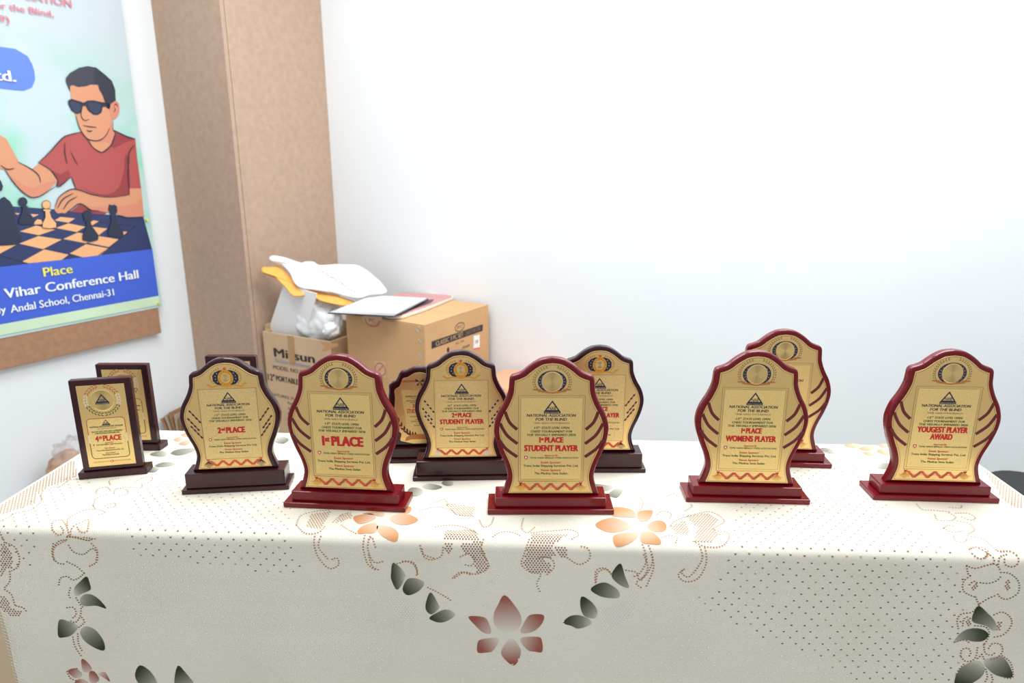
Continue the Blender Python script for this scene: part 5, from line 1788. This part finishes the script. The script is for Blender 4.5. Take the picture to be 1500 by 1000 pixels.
reparent(flat_on('cover', zf, [Z3(*p) for p in ((425, 180), (655, 108), (860, 118), (1060, 130), (1090, 146), (850, 240), (650, 306), (560, 312), (435, 296))], 0.003, M_check), fol)
reparent(flat_on('dark_panel', zf + 0.0006, [Z3(*p) for p in ((640, 296), (900, 205), (940, 170), (700, 180), (520, 240))], 0.0005, mat('dark_maroon_cover', rgb(96, 66, 72), 0.6)), fol)
clip = empty('clip_file', on_z(*Z3(480, 220), zf))
tag(clip, 'black edged clear file holding a white sheet on top of the tan carton', 'file')
zk = zf + 0.012
reparent(flat_on('backing', zk, [Z3(*p) for p in ((0, 287), (345, 150), (500, 140), (885, 165), (740, 240), (580, 320))], 0.004, M_blackp), clip)
reparent(flat_on('clear_cover', zk + 0.0012, [Z3(*p) for p in ((12, 284), (345, 153), (500, 143), (872, 166), (735, 236), (580, 313))], 0.001, mat('grey_clear_cover', rgb(170, 172, 178), 0.15)), clip)
reparent(flat_on('paper', zk + 0.0022, [Z3(*p) for p in ((82, 266), (352, 150), (500, 140), (866, 160), (720, 226), (602, 292))], 0.0008, M_white), clip)

# small stool behind the tan carton
M_peach = mat('peach_plastic', rgb(222, 164, 128), 0.45)
st_c = on_z(764, 557, 0.43)
stool = empty('plastic_stool', Vector((st_c.x, st_c.y, 0)), -TH)
tag(stool, 'peach plastic stool by the back wall beside the tan carton', 'stool')
def rrect(hx_, hy_, r, n=6):
    o_ = []
    for cx_, cy_, a0 in ((hx_ - r, hy_ - r, 0), (-hx_ + r, hy_ - r, 90), (-hx_ + r, -hy_ + r, 180), (hx_ - r, -hy_ + r, 270)):
        for t in range(n + 1):
            a = math.radians(a0 + 90 * t / n)
            o_.append((cx_ + r * math.cos(a), cy_ + r * math.sin(a)))
    return o_
def prism(mb_, rings, m_):
    N = len(rings[0])
    vs_ = [p for r_ in rings for p in r_]
    fs_ = [tuple(reversed(range(N))), tuple((len(rings) - 1) * N + i for i in range(N))]
    for k in range(len(rings) - 1):
        for i in range(N):
            j = (i + 1) % N
            fs_.append((k * N + i, k * N + j, (k + 1) * N + j, (k + 1) * N + i))
    mb_.add(vs_, fs_, m_)
mb_ = MB()
prism(mb_, [[(x, y, 0.385) for x, y in rrect(0.158, 0.138, 0.04)], [(x, y, 0.415) for x, y in rrect(0.155, 0.135, 0.04)], [(x, y, 0.428) for x, y in rrect(0.148, 0.128, 0.04)], [(x, y, 0.432) for x, y in rrect(0.135, 0.115, 0.04)]], M_peach)
smooth_angle(mb_.build('seat', stool))
for sx in (-1, 1):
    for sy in (-1, 1):
        mb_ = MB()
        prism(mb_, [[(sx * 0.150 + x, sy * 0.130 + y, 0) for x, y in rrect(0.02, 0.02, 0.006, 3)], [(sx * 0.128 + x, sy * 0.108 + y, 0.384) for x, y in rrect(0.024, 0.024, 0.006, 3)]], M_peach)
        mb_.build('leg', stool)
mb_ = MB(); mb_.box((0, -0.123, 0.16), (0.24, 0.01, 0.03), M_peach); mb_.build('brace', stool)
mb_ = MB(); mb_.box((0, 0.123, 0.16), (0.24, 0.01, 0.03), M_peach); mb_.build('brace', stool)

# black chair beyond the right end of the table
sc = on_z(1470, 697, 0.46)
ch = empty('chair', Vector((sc.x + 0.085, sc.y - 0.205, 0)), math.radians(-25))
tag(ch, 'black padded chair at the far right end behind the table', 'chair')
M_blackf = mat('black_upholstery', rgb(36, 37, 40), 0.6, bump=0.2, bscale=300)
mb_ = MB()
prism(mb_, [[(x, y, 0.405) for x, y in rrect(0.215, 0.215, 0.10)], [(x, y, 0.415) for x, y in rrect(0.225, 0.225, 0.11)], [(x, y, 0.445) for x, y in rrect(0.225, 0.225, 0.11)], [(x, y, 0.46) for x, y in rrect(0.205, 0.205, 0.09)]], M_blackf)
smooth_angle(mb_.build('seat', ch))
mb_ = MB()
prism(mb_, [[(0.225 + x, y, z) for y, z in [(p[0], p[1] + 0.68) for p in rrect(0.20, 0.15, 0.06)]] for x in (0.0, 0.012, 0.036, 0.048)], M_blackf)
smooth_angle(mb_.build('backrest', ch))
for sy in (-1, 1):
    mb_ = MB(); mb_.tube([(-0.19, sy * 0.19, 0), (-0.18, sy * 0.185, 0.405)], 0.011, M_blackp); mb_.build('leg', ch)
    mb_ = MB(); mb_.tube([(0.24, sy * 0.19, 0), (0.212, sy * 0.185, 0.25), (0.212, sy * 0.185, 0.42), (0.285, sy * 0.17, 0.74)], 0.011, M_blackp); mb_.build('leg', ch)

# scraps at the foot of the left wall
M_scrap = mat('mixed_scraps', rgb(176, 138, 112), 0.6, noise=0.5, nscale=26)
sb = on_plane(98, 668, W, WL + 0.14)
bagl = empty('scrap_bag', Vector((sb.x, sb.y, 0)))
tag(bagl, 'clear plastic bag of brown scraps at the foot of the left wall', 'plastic bag')
lo_ = lump('contents', (0, 0, 0.105), (0.085, 0.075, 0.108), M_scrap, 2.2, 0.12, 4); lo_.parent = bagl
M_film = mat('clear_plastic_film', (0.95, 0.93, 0.93, 1), 0.15, trans=0.6, alpha=0.35)
film = lump('film', (0.03, 0, 0.155), (0.085, 0.07, 0.12), M_film, 5.5, 0.28, 4); film.parent = bagl
stk = on_plane(268, 622, U, UPF - 0.16)
bun = empty('cardboard_bundle', Vector((stk.x, stk.y, 0)))
tag(bun, 'fanned bundle of torn cardboard sheets at the foot of the felt pillar', 'cardboard')
M_grey_card = mat('grey_brown_card', rgb(176, 160, 140), 0.9)
zst = max(0.05, on_plane(262, 598, U, UPF - 0.16).z)
for i in range(6):
    rot = Matrix.Rotation(math.radians(-20 + 6 * i), 3, 'Y') @ Matrix.Rotation(math.radians(-20), 3, 'Z')
    mb_ = MB()
    mb_.box(rot @ Vector((0, 0, zst / 2)), (0.004, 0.10, zst - 0.012 * abs(i - 2)), M_grey_card if i % 2 else M_card_in, rot)
    o = mb_.build('cardboard_sheet', bun)
    lowest = min(v.co.z for v in o.data.vertices)
    o.location.z = -lowest
    o.location.x = 0.004 * i
